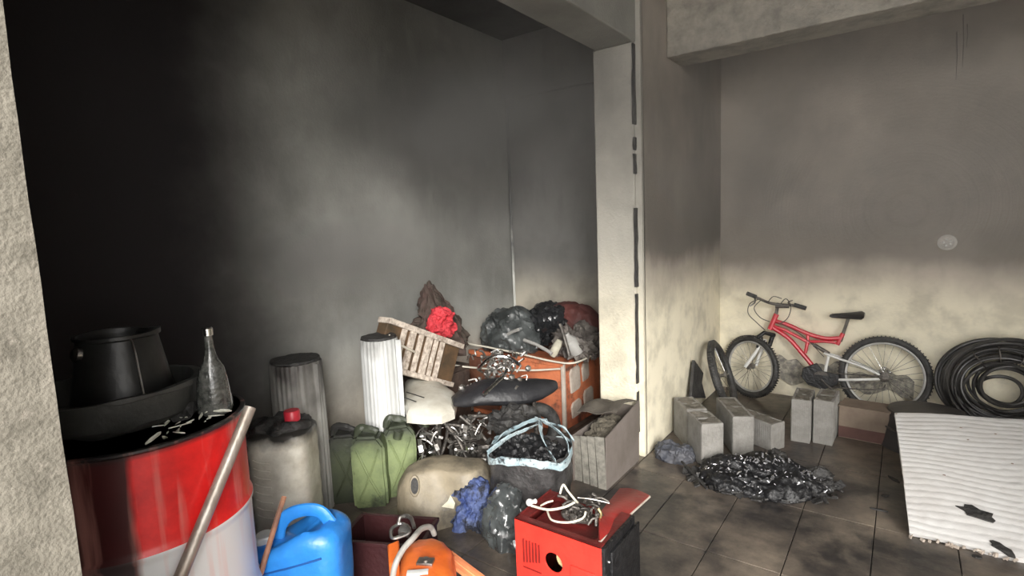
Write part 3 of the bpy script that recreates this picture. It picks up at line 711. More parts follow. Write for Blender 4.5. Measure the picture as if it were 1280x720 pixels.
obj('small_parts', bm, steel, sc_, kind='stuff', smooth=False)
# handlebar cluster in front of the chest
bm = nb(); hp = [(598, 462, .62), (612, 448, .66), (632, 446, .66), (650, 456, .62)]
tube(bm, smooth_pts([S(*a_) for a_ in hp], 6), .010, 8); tube(bm, [S(604, 494, .53), S(628, 472, .585)], .013, 12); tube(bm, [S(628, 472, .585), S(640, 452, .62)], .010, 10)
obj('handlebar', bm, chrome, sc_)
bm = nb(); rd = random.Random(19)
for k in range(120):
    px, py = rd.gauss(622, 18), rd.uniform(440, 488); z = .66-(py-440)/50*.14; q = S(px, py, z); l = rd.uniform(.01, .035)
    d_ = Vector((rd.uniform(-1, 1), rd.uniform(-1, 1), rd.uniform(-1, 1))).normalized()*l
    if k % 3: tube(bm, smooth_pts([q-d_, q+Vector((rd.uniform(-.02, .02), 0, .015)), q+d_], 4), rd.uniform(.003, .008), 6)
    else: bmesh.ops.create_icosphere(bm, subdivisions=1, radius=l*.6, matrix=M4(q, sc=(1, .7, 1)))
obj('cable_tangle', bm, steel, sc_, kind='stuff')
q = spt(640, 512, .44)
bm = nb(); blob(bm, .14, .07, .12, 4, .03, 12, 7); shift(bm, -(q-Vector((0, 0, .10)))); obj('under_seat_tray', bm, char, sc_)
# wheel of the scooter, mostly hidden, holds it up
q = S(668, 530, .2); bm = nb()
pts = [Vector((q.x+math.cos(a_*PI/24)*.13, q.y, .165+math.sin(a_*PI/24)*.13)) for a_ in range(48)]
tube(bm, pts, .04, 12, closed=True); obj('rear_tyre', bm, rubber, sc_)
bm = nb(); q2 = S(545, 560, .2); tube(bm, [Vector((q2.x, q2.y, 0)), Vector((q2.x+.02, q2.y, .40))], .02, 8); tube(bm, [Vector((q.x, q.y-.05, .0)), Vector((q.x-.02, q.y-.05, .45))], .014, 8); obj('stand', bm, dark_metal, sc_)

# beige shell
beige = mat('beige_plastic', (.30, .255, .18), .55, col2=(.17, .145, .105), scale=5, soot=(.57, .08, 4), sootcol=(.08, .07, .055), bump=.5, bscale=22)
c0 = atz(565, 650, .0)
bg_ = thing('beige_shell', 'bulging beige plastic body panel with dark grab hole under the scooter', 'panel', (-1.80, 1.83, 0), .60)
bm = nb(); blob(bm, .245, .16, .325, 5, .02, 4, 6, ridged=False, flat=.25)
for v in bm.verts:
    nx, ny = v.co.x/.245, v.co.y/.16; rr_ = max(1e-5, math.hypot(nx, ny)); sq_ = min(1.22, rr_/max(abs(nx), abs(ny), 1e-5)); v.co.x *= 1+(sq_-1)*.6; v.co.y *= 1+(sq_-1)*.6
    k = v.co.z/.31; v.co.x += .03*k*k; v.co.y *= 1-.25*k; v.co.z -= .05*max(0, k-.8)/.2*1.0; v.co += Vector((0, .018*math.sin(v.co.x*22+v.co.z*9), 0))
    if v.co.z < .02: v.co.z = 0
SH = obj('panel_shell', bm, beige, bg_)
def pick(o, px, py, base, rz):
    R_ = Matrix.Rotation(rz, 3, 'Z'); best = None
    for v in o.data.vertices:
        p = R_ @ v.co+Vector(base); n_ = R_ @ v.normal; d = p-O3; t_ = d.dot(FW)
        if n_.dot(d) > 0: continue
        e_ = math.hypot(d.dot(RT)/t_*FPX+640-px, d.dot(DN)/t_*FPX+360-py)+t_*4
        if best is None or e_ < best[0]: best = (e_, v.co.copy(), v.normal.copy(), p, n_)
    return best[1:]
lp, ln_, _, _ = pick(SH, 521, 609, (-1.80, 1.83, 0), .60)
hm_ = Matrix.Translation(lp+ln_*.002) @ ln_.to_track_quat('Z', 'Y').to_matrix().to_4x4()
bm = nb(); lathe(bm, [(.028, -.01), (.036, .0), (.032, .006), (.026, .004), (.024, -.02)], 24, hm_ @ M4(sc=(.7, 1.4, 1))); obj('hole_rim', bm, beige, bg_)
bm = nb(); lathe(bm, [(0, .003), (.026, .004), (.026, -.02), (0, -.02)], 24, hm_ @ M4(sc=(.7, 1.4, 1))); obj('grab_hole', bm, char, bg_, label='dark oval grab hole')
# denim cloth
dn = mat('blue_denim', (.035, .06, .19), .8, col2=(.15, .19, .33), scale=9, soot=(.53, .05, 11), sootcol=(.018, .02, .03), bump=.6, bscale=60)
def cloth(pts3, thick=.006, nu=16, nv=12, amp=.02, seed=1):
    bm = nb(); p00, p10, p01, p11 = [Vector(p) for p in pts3]
    def fn(u, v):
        p = p00*(1-u)*(1-v)+p10*u*(1-v)+p01*(1-u)*v+p11*u*v
        n = noise.fractal(Vector((u*3+seed, v*3, seed)), 1, 2, 3); return p+Vector((n*.5, n*.3, abs(n)))*amp*2
    sheet(bm, nu, nv, fn, thick); return bm
c = atz(592, 658, 0)
bm = nb(); blob(bm, .10, .065, .21, 5, .045, 8, 44, flat=.25, amp2=.012)
for v in bm.verts: v.co.x -= .10*v.co.z; v.co.y += .12*v.co.z
obj('denim_cloth', bm, dn, loc=(c.x, c.y, .0), label='crumpled blue denim cloth slumped against the beige panel', cat='cloth')
_, _, pp_, pn_ = pick(SH, 560, 629, (-1.80, 1.83, 0), .60)
bm = nb(); prism(bm, [(-.03, -.015), (.028, -.025), (.034, .0), (.012, .035), (.0, .01)], 2, 0, .003)
o = obj('paper_scrap', bm, mat('cream_scrap', (.65, .62, .48), .8), smooth=False, loc=pp_+pn_*.004, label='small cream paper scrap stuck to the beige panel beside the denim', cat='paper')
o.rotation_euler = pn_.to_track_quat('Z', 'Y').to_euler()
# ------------------------------------------------------------------ woven tote, film bag, cardboard box
tc_ = atz(662, 640, .0)
tt = thing('tote_bag', 'open black bag with pale blue and silver rim and straps, in front of the scooter', 'bag', (-1.41, 2.02, 0), .35)
bm = nb(); seg = 64; rings = []
for z in [i*.0175 for i in range(0, 21)]:
    ring = []
    for k in range(seg):
        a = 2*PI*k/seg; c_, s_ = math.cos(a), math.sin(a); r_ = 1+.06*noise.noise(Vector((c_*2.5, s_*2.5, z*11)))+.05*abs(noise.noise(Vector((c_*6, s_*6, z*20))))
        ring.append(bm.verts.new((math.copysign(abs(c_)**.7, c_)*.185*r_, math.copysign(abs(s_)**.7, s_)*.15*r_, z)))
    rings.append(ring)
for i in range(len(rings)-1):
    for k in range(seg): bm.faces.new((rings[i][k], rings[i][(k+1) % seg], rings[i+1][(k+1) % seg], rings[i+1][k]))
bm.faces.new(rings[0][::-1]); obj('bag_body', bm, mat('dark_woven_bag', (.028, .027, .027), .33, col2=(.10, .095, .095), scale=9, bump=.8, bscale=30), tt)
silver = mat('silver_blue_rim', (.30, .42, .47), .35, col2=(.55, .62, .63), scale=18, soot=(.56, .05, 22), sootcol=(.05, .055, .06), bump=.5)
bm = nb()
def rimfn(u, v):
    a = 2*PI*u; c_, s_ = math.cos(a), math.sin(a)
    z = .35-.035+v*.035+.014*math.sin(a*3)+.012*noise.noise(Vector((c_*4, s_*4, 1)))
    return (math.copysign(abs(c_)**.7, c_)*.196, math.copysign(abs(s_)**.7, s_)*.162, z)
sheet(bm, 64, 3, rimfn, .004); disp(bm, .006, 16, 2); obj('rim_band', bm, silver, tt, label='pale blue rim band')
bm = nb()
def strip(pts, w0, tk=.004):
    pts = smooth_pts(pts, 6)
    n_ = len(pts)-1
    def fn(u, v):
        f = u*n_; i = min(int(f), n_-1); p = pts[i].lerp(pts[i+1], f-i); d = (pts[i+1]-pts[i]).normalized(); s = d.cross(Vector((.3, .8, .5))).normalized(); return p+s*(v-.5)*w0
    sheet(bm, max(8, n_), 3, fn, tk)
strip([(-.18, -.10, .35), (-.10, -.02, .40), (.0, .05, .43), (.03, .10, .44)], .024)
strip([(.03, .10, .44), (.05, .02, .42), (.09, -.06, .39), (.15, -.13, .35)], .028)
strip([(.0, .12, .45), (.09, .08, .43), (.17, .02, .39), (.19, -.03, .35)], .022)
strip([(.06, .14, .42), (.14, .12, .41), (.20, .06, .37)], .012)
strip([(-.19, .0, .35), (-.14, .08, .38), (-.02, .13, .43), (.06, .12, .44)], .02)
disp(bm, .004, 30, 3); obj('strap', bm, silver, tt, label='pale blue folded strap')
bm = nb(); blob(bm, .165, .13, .11, 5, .03, 11, 31, amp2=.012); shift(bm, (0, 0, -.28)); obj('bag_contents', bm, char_gloss, tt)
fb = nb(); blob(fb, .115, .09, .26, 5, .028, 6, 41, flat=.2, amp2=.008)
c = atz(634, 682, 0); obj('film_bag', fb, mat('clear_dark_film', (.09, .10, .10), .16, col2=(.03, .032, .034), scale=9, bump=.6, bscale=20, coat=.6), loc=(-1.395, 1.80, 0), label='small glossy dark plastic film bag between the tote and the red box', cat='bag')
# cardboard box
card = mat('smoked_cardboard', (.17, .145, .13), .85, col2=(.125, .105, .09), scale=4, bump=.2)
cardl = mat('paper_edge', (.27, .255, .22), .85, var=.3, scale=30)
cbx = thing('cardboard_box', 'large open smoke-brown cardboard box full of ash leaning by the column', 'box', (-1.22, 2.44, 0))
bm = nb(); H0 = .285
prism(bm, [(0, 0), (.42, 0), (.435, .36), (0, H0)], 0, -.006, 0); obj('side_panel', bm, card, cbx, smooth=False)
bm = nb()
for k, (x0, x1) in enumerate(((-.05, 0), (-.10, -.055), (-.145, -.105), (-.2, -.15))):
    prism(bm, [(x0, 0), (x1-.004, 0), (x1-.012, H0-.01*k), (x0-.014, H0-.01*k-.004)], 1, -.004+.006*k, .002+.006*k)
obj('folded_flap', bm, cardl, cbx, smooth=False, label='pale folded cardboard edge')
bm = nb(); box(bm, -.20, -.002, .41, .416, 0, .33); box(bm, -.205, -.2, .0, .416, 0, .26); obj('box_panel', bm, card, cbx, smooth=False)
bm = nb(); box(bm, -.2, -.006, .025, .41, 0, .012); obj('box_bottom', bm, card, cbx, smooth=False)
bm = nb(); blob(bm, .10, .20, .29, 5, .02, 9, 51, flat=.8, amp2=.01); shift(bm, (.105, -.215, -.012))
for v in bm.verts: v.co.x = min(-.012, max(-.194, v.co.x)); v.co.y = min(.405, max(.03, v.co.y)); v.co.z = max(v.co.z, .013)
0; obj('ash_fill', bm, mat('ash', (.115, .10, .075), .95, col2=(.06, .052, .04), scale=14, bump=.9), cbx, label='brown-grey ash heaped in the box')
bm = nb(); P = [(-.24, .40, .33), (-.02, .43, .345), (-.20, .27, .40), (-.002, .30, .385)]
sheet(bm, 8, 6, lambda u, v: (-.24+.235*u, .43-.30*v, .315+.035*u+.05*math.sin(v*2.6)+.008*math.sin(u*9)), .006); obj('top_flap', bm, mat('ash_card', (.12, .105, .085), .9, col2=(.07, .06, .05), scale=10, bump=.6), cbx)

# ------------------------------------------------------------------ red generator casing
redm = mat('red_powdercoat', (.78, .045, .03), .38, col2=(.62, .03, .022), scale=6, bump=.2, bscale=50)
redd = mat('scorched_red', (.17, .018, .016), .5, col2=(.08, .014, .012), scale=7, bump=.5)
rb = thing('red_metal_casing', 'bright red metal machine casing with round hole, vents and open top in the foreground', 'machine', (-1.13, 1.50, 0))
w_, d_, h_ = .352, .25, .332
bm = nb()   # front panel with round hole
ro, cx, cz = .036, .165, .212
outer = [(0, 0), (w_, 0), (w_, h_), (0, h_)]
seg = 32; tk = .006
for y in (0, tk):
    pass
hv = [[bm.verts.new((cx+ro*math.cos(2*PI*k/seg), y, cz+ro*math.sin(2*PI*k/seg))) for k in range(seg)] for y in (0, tk)]
def sqp(a):
    c_, s_ = math.cos(a), math.sin(a); k = min((w_-cx if c_ > 0 else cx)/max(abs(c_), 1e-6), (h_-cz if s_ > 0 else cz)/max(abs(s_), 1e-6)); return cx+c_*k, cz+s_*k
angs = [2*PI*k/seg for k in range(seg)]
cor = [math.atan2(z-cz, x-cx) % (2*PI) for x, z in outer]
for c_ in cor:
    i = min(range(seg), key=lambda k: abs((angs[k]-c_+PI) % (2*PI)-PI)); angs[i] = c_
ov = [[bm.verts.new((sqp(a)[0], y, sqp(a)[1])) for a in angs] for y in (0, tk)]
for k in range(seg):
    j = (k+1) % seg
    bm.faces.new((ov[0][k], ov[0][j], hv[0][j], hv[0][k])); bm.faces.new((ov[1][k], hv[1][k], hv[1][j], ov[1][j]))
    bm.faces.new((hv[0][k], hv[0][j], hv[1][j], hv[1][k])); bm.faces.new((ov[0][k], ov[1][k], ov[1][j], ov[0][j]))
obj('front_panel', bm, redm, rb, smooth=False, bev=.0015)
bm = nb()
for k in range(6): box(bm, .035+k*.0135, .041+k*.0135, -.0035, .002, .17+(.004*k), .262-(.003 if k % 2 else 0), bevel=.001)
box(bm, .034, .112, -.003, 0, .15, .154); obj('vent_slot', bm, mat('dark_red_slot', (.22, .015, .012), .5), rb, smooth=False)
bm = nb(); box(bm, .235, .33, -.0045, .001, .10, .23, bevel=.0015); box(bm, .04, .33, -.004, .001, .045, .07, bevel=.0015); obj('embossed_field', bm, redm, rb)
bm = nb(); lathe(bm, [(0, .0), (.034, .0), (.034, .02), (0, .02)], 24, M4((.190, .055, .212), (PI/2, 0, 0))); obj('yellow_cylinder', bm, mat('yellowed_paper_filter', (.70, .60, .33), .7, col2=(.55, .42, .2)), rb, label='yellowed round filter seen through the hole')
bm = nb(); box(bm, 0, .005, .006, d_, 0, h_); box(bm, .0, w_, d_-.005, d_, 0, h_-.02); obj('casing_panel', bm, redd, rb, smooth=False)
bm = nb(); box(bm, w_-.005, w_+.012, .004, d_, 0, h_-.004, bevel=.003); box(bm, w_+.012, w_+.022, .04, d_+.02, 0, h_*.9, bevel=.003); obj('black_end_panel', bm, char_gloss, rb, label='blackened right end panel')
bm = nb()
for z in (.27, .215, .15, .09): bmesh.ops.create_icosphere(bm, subdivisions=2, radius=.006, matrix=M4((w_+.014, .03, z)))
obj('rivet', bm, chrome, rb)
bm = nb()   # top deck with rim
box(bm, 0, w_, .0, .03, h_-.006, h_); box(bm, 0, .04, .03, d_, h_-.012, h_-.004); box(bm, w_-.04, w_, .03, d_, h_-.012, h_-.004); box(bm, .04, w_-.04, .03, d_-.01, h_-.04, h_-.034)
obj('top_deck', bm, redd, rb, smooth=False, bev=.001)
# open lid: from right rear going up right
La = atz(752, 672, h_); Lb = atz(740, 640, h_+.02)
off = Vector((-1.13, 1.50, 0))
q00 = Vector((w_-.02, .03, h_)); q01 = Vector((w_-.09, .16, h_+.01))
e0 = aty(812, 620, 1.98)-off; e1 = aty(775, 611, 2.08)-off
bm = nb(); bmv = [q00, e0, e1, q01]
sheet(bm, 8, 5, lambda u, v: (q00.lerp(e0, u)).lerp(q01.lerp(e1, u), v)+Vector((0, 0, .012*math.sin(v*PI))), .006); obj('lid', bm, mat('lid_red', (.36, .025, .022), .4, col2=(.22, .02, .018), scale=6, bump=.3), rb, label='darker red lid folded open to the right')
bm = nb(); tube(bm, [q00+Vector((0, 0, -.003)), e0+Vector((0, 0, -.003))], .005, 6); obj('lid_edge', bm, palew, rb)
# wires on top
wire = mat('cream_wire', (.75, .71, .58), .45, var=.1)
def off_(px, py, z): return atz(px, py, z)-off
def wirep(name, P_, r_, mt, lab=None):
    bm = nb(); tube(bm, smooth_pts(P_, 8), r_, 8); return obj(name, bm, mt, rb, label=lab)
wirep('wire', [off_(664, 632, .36), off_(685, 637, .37), off_(705, 634, .38), off_(718, 628, .38)], .0045, wire, 'thick cream wire')
wirep('wire', [off_(684, 638, .35), off_(690, 650, .35), off_(710, 653, .355), off_(728, 648, .36), off_(732, 640, .37)], .0038, wire)
wirep('wire', [off_(700, 617, .44), off_(704, 606, .47), off_(710, 614, .45), off_(719, 625, .41), off_(722, 628, .38)], .004, wire, 'cream wire bent in an upright loop')
wirep('wire', [off_(676, 632, .36), off_(684, 628, .38), off_(691, 626, .38)], .0035, wire)
wirep('wire', [off_(722, 622, .38), off_(740, 624, .37), off_(762, 629, .36)], .003, steel)
bm = nb(); q = off_(662, 628, .365); bmesh.ops.create_icosphere(bm, subdivisions=3, radius=.014, matrix=M4(q)); lathe(bm, [(.007, -.012), (.009, -.03), (0, -.03)], 12, M4(q, (0, -2, 0))); obj('bulb', bm, white_paint, rb, label='small white bulb at the wire end')
bm = nb(); rd = random.Random(77)
for k in range(34):
    q = off_(rd.uniform(705, 752), rd.uniform(622, 652), .35); l = rd.uniform(.008, .03); d2 = Vector((rd.uniform(-1, 1), rd.uniform(-1, 1), rd.uniform(-.2, 1))).normalized()*l
    tube(bm, smooth_pts([q-d2, q+Vector((0, 0, .01)), q+d2], 3), rd.uniform(.002, .006), 6)
q = off_(722, 640, .33); blob(bm, .06, .05, .035, 3, .012, 20, 3, loc=q-Vector((0, 0, .02)))
obj('burnt_wiring', bm, dark_metal, rb, kind='stuff')
bm = nb(); q = off_(748, 642, .36); tube(bm, smooth_pts([q+Vector((0, 0, .02)), q+Vector((.01, 0, 0)), q+Vector((0, .0, -.03))]), .005, 6); obj('terminal', bm, mat('brass', (.5, .42, .2), .35, metal=.6), rb)

# ------------------------------------------------------------------ chainsaw
orn = mat('orange_plastic', (.85, .19, .03), .38, col2=(.70, .12, .02), scale=9, soot=(.70, .04, 12), sootcol=(.25, .06, .02), bump=.3, bscale=30)
gh = mat('grey_handle', (.38, .37, .34), .4, col2=(.25, .24, .22), scale=12, bump=.3)
cs0 = Vector((-1.34, 1.25, 0))
cs = thing('chainsaw', 'orange chainsaw with grey wrap handle beside the red casing at the bottom edge', 'chainsaw', cs0)
def CP(px, py, z): return atz(px, py, z)-cs0
bm = nb()
outl = [(500, 690), (508, 676), (522, 669), (540, 667), (556, 672), (567, 684), (568, 700), (574, 730), (560, 760), (520, 770), (503, 745), (499, 715)]
top = [CP(a_, b_, .27) for a_, b_ in outl]; ctr = sum(top, Vector())/len(top)
lv = []
for s, z in ((.9, .06), (1.02, .10), (1.04, .19), (1.0, .235), (.9, .262), (.72, .275), (.35, .282)):
    lv.append([bm.verts.new(Vector(((ctr+(p_-ctr)*s).x, (ctr+(p_-ctr)*s).y, z))) for p_ in top])
for i in range(len(lv)-1):
    for k in range(len(top)): bm.faces.new((lv[i][k], lv[i][(k+1) % len(top)], lv[i+1][(k+1) % len(top)], lv[i+1][k]))
bm.faces.new(lv[0][::-1]); bm.faces.new(lv[-1]); bmesh.ops.subdivide_edges(bm, edges=bm.edges[:], cuts=1, smooth=.5); disp(bm, .003, 18, 2); obj('housing', bm, orn, cs)
bm = nb(); q = CP(532, 703, .283)
box(bm, -.028, .028, -.018, .018, -.004, .008, M4(q, (0, 0, .5)), bevel=.003); lathe(bm, [(0, 0), (.012, 0), (.012, .014), (0, .016)], 16, M4(q)); obj('filter_knob', bm, steel, cs)
bm = nb(); q = CP(522, 716, .283); box(bm, -.035, .035, -.012, .012, -.004, .005, M4(q, (0, 0, .7)), bevel=.002); obj('cover_plate', bm, white_paint, cs)
bm = nb(); tube(bm, smooth_pts([CP(495, 770, .12), CP(491, 735, .20), CP(493, 710, .27), CP(503, 688, .31), CP(517, 672, .33), CP(527, 661, .32), CP(538, 659, .29), CP(543, 668, .25)], 8), .0105, 12); obj('wrap_handle', bm, gh, cs, label='grey tubular wrap handle')
bm = nb(); tube(bm, smooth_pts([CP(490, 672, .24), CP(490, 661, .26), CP(500, 655, .26), CP(508, 657, .26), CP(512, 665, .25), CP(500, 671, .24)], 6, True), .007, 8, closed=True)
tube(bm, smooth_pts([CP(498, 656, .26), CP(500, 647, .28), CP(508, 645, .28), CP(514, 648, .28), CP(518, 660, .26)], 6), .008, 8); box(bm, -.022, .022, -.014, .014, -.02, .01, M4(CP(506, 663, .25), (.4, .2, .5)), bevel=.004); disp(bm, .002, 40, 3)
obj('starter_assembly', bm, steel, cs)
bm = nb(); q = [CP(484, 680, .22), CP(499, 674, .23), CP(499, 700, .22), CP(486, 706, .20)]
for dz in (0,): A = [bm.verts.new(p_) for p_ in q]; B_ = [bm.verts.new(p_-Vector((0, 0, .12))) for p_ in q]
bm.faces.new(A); bm.faces.new(B_[::-1]); [bm.faces.new((A[k], B_[k], B_[(k+1) % 4], A[(k+1) % 4])) for k in range(4)]
obj('hand_guard', bm, orn, cs, bev=.006)
bm = nb(); a_ = CP(566, 700, .20); b_ = CP(612, 735, .13)
dd = (b_-a_).normalized(); sd_ = dd.cross(Vector((0, 0, 1))).normalized()
M_ = Matrix((dd, sd_, dd.cross(sd_)*-1)).transposed().to_4x4(); M_.translation = a_
box(bm, -.02, (b_-a_).length+.1, -.02, .02, -.008, .008, M_, bevel=.004); box(bm, 0, (b_-a_).length+.1, -.007, .007, .008, .014, M_, bevel=.002); obj('guide_bar', bm, mat('orange_scabbard', (.80, .33, .14), .5, col2=(.6, .2, .1), scale=9), cs, label='pale orange bar cover')
bm = nb(); box(bm, ctr.x-.07, ctr.x+.07, ctr.y-.08, ctr.y+.08, 0, .08, bevel=.01); obj('base', bm, char, cs)
# maroon crate between blue can and chainsaw
mc = mat('maroon_plastic', (.035, .008, .009), .5, col2=(.04, .012, .013), scale=8, bump=.3)
mt_ = thing('maroon_crate', 'dark maroon plastic crate in shadow between the blue jerrycan and the chainsaw', 'crate', (-1.69, 1.38, 0), math.radians(25))
bm = nb(); box(bm, -.17, .17, -.10, .10, 0, .01); box(bm, -.17, .17, -.10, -.092, 0, .17); box(bm, -.17, .17, .092, .10, 0, .17); box(bm, -.17, -.162, -.1, .1, 0, .17); box(bm, .162, .17, -.1, .1, 0, .17); obj('crate_wall', bm, mc, mt_, smooth=False)
bm = nb(); box(bm, -.18, .18, -.11, -.098, .155, .172); box(bm, -.18, .18, .098, .11, .155, .172); box(bm, -.18, -.168, -.11, .11, .155, .172); box(bm, .168, .18, -.11, .11, .155, .172); obj('crate_rim', bm, mc, mt_, smooth=False, bev=.002)

# ------------------------------------------------------------------ bicycle
BYY = 4.40
def bp(px, py, o=0): q = aty(px, py, BYY); q.y += .07*(q.z-.25)/.5-o; return q
by = thing('bicycle', 'small red and white full-suspension bicycle leaning against the back wall', 'bicycle', (-.45, BYY, 0)); OB = Vector((-.45, BYY, 0))
def bt_(name, segs, mt, lab=None, parent=None):
    bm = nb()
    for pts, r_ in segs:
        tube(bm, smooth_pts(pts, 5) if len(pts) > 2 else pts, r_, 10)
    shift(bm, OB); return obj(name, bm, mt, parent or by, label=lab)
bt_('frame', [([bp(966, 402), bp(985, 408), bp(1008, 418), bp(1030, 424), bp(1050, 424)], .0155), ([bp(963, 408), bp(980, 414), bp(1000, 424), bp(1012, 430)], .012), ([bp(965, 411), bp(985, 424), bp(1003, 443), bp(1024, 467)], .016),
              ([bp(1009, 420), bp(1008, 432), bp(1006, 442)], .012), ([bp(1008, 428), bp(1030, 428), bp(1046, 430)], .010), ([bp(1046, 432), bp(1050, 424), bp(1053, 418)], .015), ([bp(969, 394), bp(961, 413)], .019)], red_paint)
bt_('swingarm_tube', [([bp(1028, 473, .03), bp(1062, 473, .035), bp(1104, 472, .04)], .009), ([bp(1030, 441, .03), bp(1050, 448, .035), bp(1075, 456, .04), bp(1104, 469, .04)], .008), ([bp(1036, 444, .02), bp(1033, 457, .02), bp(1031, 472, .02)], .011),
                 ([bp(1036, 444, -.03), bp(1070, 455, -.04), bp(1104, 470, -.04)], .007)], white_paint)
bt_('shock_absorber', [([bp(1017, 432), bp(1036, 443)], .014), ([bp(1013, 429), bp(1040, 446)], .006)], dark_metal)
bt_('seat_post', [([bp(1050, 428), bp(1060, 398)], .011)], dark_metal)
# wheels
rimm = mat('brushed_rim', (.50, .49, .47), .5, metal=.3)
def wheel(parent, cen, R_, nrm, tyre_r=.021, hub_r=.02, spokes=28):
    z = Vector(nrm).normalized(); x = Vector((0, 0, 1)).cross(z).normalized(); y = z.cross(x)
    MM = Matrix((x, y, z)).transposed().to_4x4(); MM.translation = cen
    def circ(r_, o=0, n=56): return [MM @ Vector((r_*math.cos(2*PI*k/n), r_*math.sin(2*PI*k/n), o)) for k in range(n)]
    bm = nb(); tube(bm, circ(R_-tyre_r), tyre_r, 10, closed=True)
    for k in range(72):
        a = 2*PI*k/72; q = MM @ Vector(((R_)*math.cos(a), R_*math.sin(a), 0)); box(bm, -.006, .006, -.003, .003, -.014, .014, MM @ Matrix.Rotation(a, 4, 'Z') @ M4((R_-.001, 0, 0)))
    o1 = obj('tyre', bm, rubber, parent)
    bm = nb(); tube(bm, circ(R_-.045), .008, 8, closed=True, flat=1.3); obj('rim', bm, rimm, parent)
    bm = nb()
    for k in range(spokes):
        a = 2*PI*k/spokes; s = .022 if k % 2 else -.022; a2 = a+(.5 if (k//2) % 2 else -.5)
        tube(bm, [MM @ Vector((hub_r*math.cos(a2), hub_r*math.sin(a2), s)), MM @ Vector(((R_-.05)*math.cos(a), (R_-.05)*math.sin(a), 0))], .0013, 4)
    obj('spokes', bm, chrome, parent)
    bm = nb(); lathe(bm, [(0, -.045), (.007, -.045), (.007, -.03), (hub_r+.004, -.026), (hub_r+.004, -.02), (.012, -.016), (.012, .016), (hub_r+.004, .02), (hub_r+.004, .026), (.007, .03), (.007, .045), (0, .045)], 20, MM); obj('hub', bm, steel, parent)
rw = bp(1105, 470)-OB; RW = rw.z
rwt = bpy.data.objects.new('rear_wheel', None); C.objects.link(rwt); rwt.parent = by
wheel(rwt, rw, RW+.001, (0, -1, .14))
fwt = bpy.data.objects.new('front_wheel', None); C.objects.link(fwt); fwt.parent = by
fc = bp(939, 463)-OB; fc.z = .240
wheel(fwt, Vector((fc.x, fc.y-.02, fc.z)), fc.z-.002, (-.42, -.90, .08))
bm = nb()
fa, fb_ = bp(958, 420, .02)-OB, bp(939, 463, .05)-OB
tube(bm, [bp(957, 424, .05)-OB, Vector((fc.x-.0, fc.y-.02, fc.z))+Vector((-.62, -.78, 0))*.05], .013, 10)
tube(bm, [bp(955, 426, -.03)-OB, Vector((fc.x, fc.y-.02, fc.z))+Vector((.62, .78, 0))*.05], .013, 10); obj('fork_leg', bm, white_paint, by, label='white suspension fork leg')
bm = nb(); tube(bm, [bp(948, 421, .05)-OB, bp(955, 416, .03)-OB, bp(966, 421, -.03)-OB], .016, 10); tube(bm, [bp(952, 420, .05)-OB, bp(949, 434, .05)-OB], .016, 10); tube(bm, [bp(964, 421, -.03)-OB, bp(960, 434, -.03)-OB], .016, 10); obj('fork_crown', bm, char_gloss, by, label='black fork crown')
bt_('stem', [([bp(968, 397), bp(971, 380, .02)], .012), ([bp(968, 384, .02), bp(985, 384, .02)], .014)], dark_metal)
bt_('handlebar', [([bp(938, 366, .16), bp(950, 372, .12), bp(962, 379, .06), bp(975, 382, .02), bp(990, 384, -.02), bp(1004, 388, -.04)], .0105)], dark_metal)
bt_('grip', [([bp(937, 365, .165), bp(947, 370, .13)], .016)], rubber); bt_('grip', [([bp(990, 383, -.02), bp(1005, 388, -.04)], .016)], rubber)
bt_('brake_cable', [([bp(950, 373, .13), bp(940, 378, .14), bp(938, 390, .13), bp(948, 402, .1), bp(957, 412, .06)], .003), ([bp(953, 374, .1), bp(944, 384, .1), bp(951, 396, .08), bp(962, 402, .05)], .003), ([bp(975, 380, .03), bp(982, 374, .05), bp(988, 384, .04), bp(984, 398, .03), bp(975, 405, .02)], .003),
                    ([bp(960, 378, .08), bp(966, 371, .06), bp(976, 374, .04)], .003), ([bp(972, 404, .02), bp(995, 415, .02), bp(1012, 428, .02), bp(1030, 446, .02)], .0025)], rubber)
bt_('brake_lever', [([bp(946, 371, .14), bp(947, 376, .17), bp(942, 380, .19)], .006), ([bp(988, 384, .0), bp(984, 379, .03), bp(990, 376, .05)], .005)], steel)
s0, s1 = bp(1036, 396)-OB, bp(1080, 397)-OB
bm = nb(); N = 14; rings = []
for i in range(N+1):
    u = i/N; q = s0.lerp(s1, u); wd = .018+.06*max(0, (u-.25)/.75)**1.1; hh = (.013+.016*u)*(1 if 0 < i < N else .5)
    rings.append([bm.verts.new(q+Vector((0, math.cos(2*PI*k/16)*wd, math.sin(2*PI*k/16)*hh+.010*u*u-.35*abs(math.cos(2*PI*k/16))*hh))) for k in range(16)])
for i in range(N):
    for k in range(16): bm.faces.new((rings[i][k], rings[i][(k+1) % 16], rings[i+1][(k+1) % 16], rings[i+1][k]))
bm.faces.new(rings[0][::-1]); bm.faces.new(rings[-1]); obj('saddle', bm, mat('saddle_vinyl', (.03, .028, .028), .4), by)
q = bp(1028, 471, .05)-OB
bm = nb(); lathe(bm, [(0, -.006), (.055, -.006), (.058, 0), (.055, .006), (0, .006)], 28, M4(q, (PI/2, 0, 0))); obj('chainring', bm, dark_metal, by)
bt_('crank', [([bp(1028, 471, .07), bp(1044, 485, .075)], .007), ([bp(1040, 486, .08), bp(1049, 486, .12)], .011)], dark_metal)
q = [bp(1005, 458, .06), bp(1022, 452, .06), bp(1030, 462, .06), bp(1050, 466, .06), bp(1048, 478, .06), bp(1030, 484, .06), bp(1012, 478, .06), bp(1003, 468, .06)]
bm = nb(); cc = sum(q, Vector())/8; A = [bm.verts.new(p_-OB) for p_ in q]; B_ = [bm.verts.new(p_-OB+Vector((0, .014, 0))) for p_ in q]
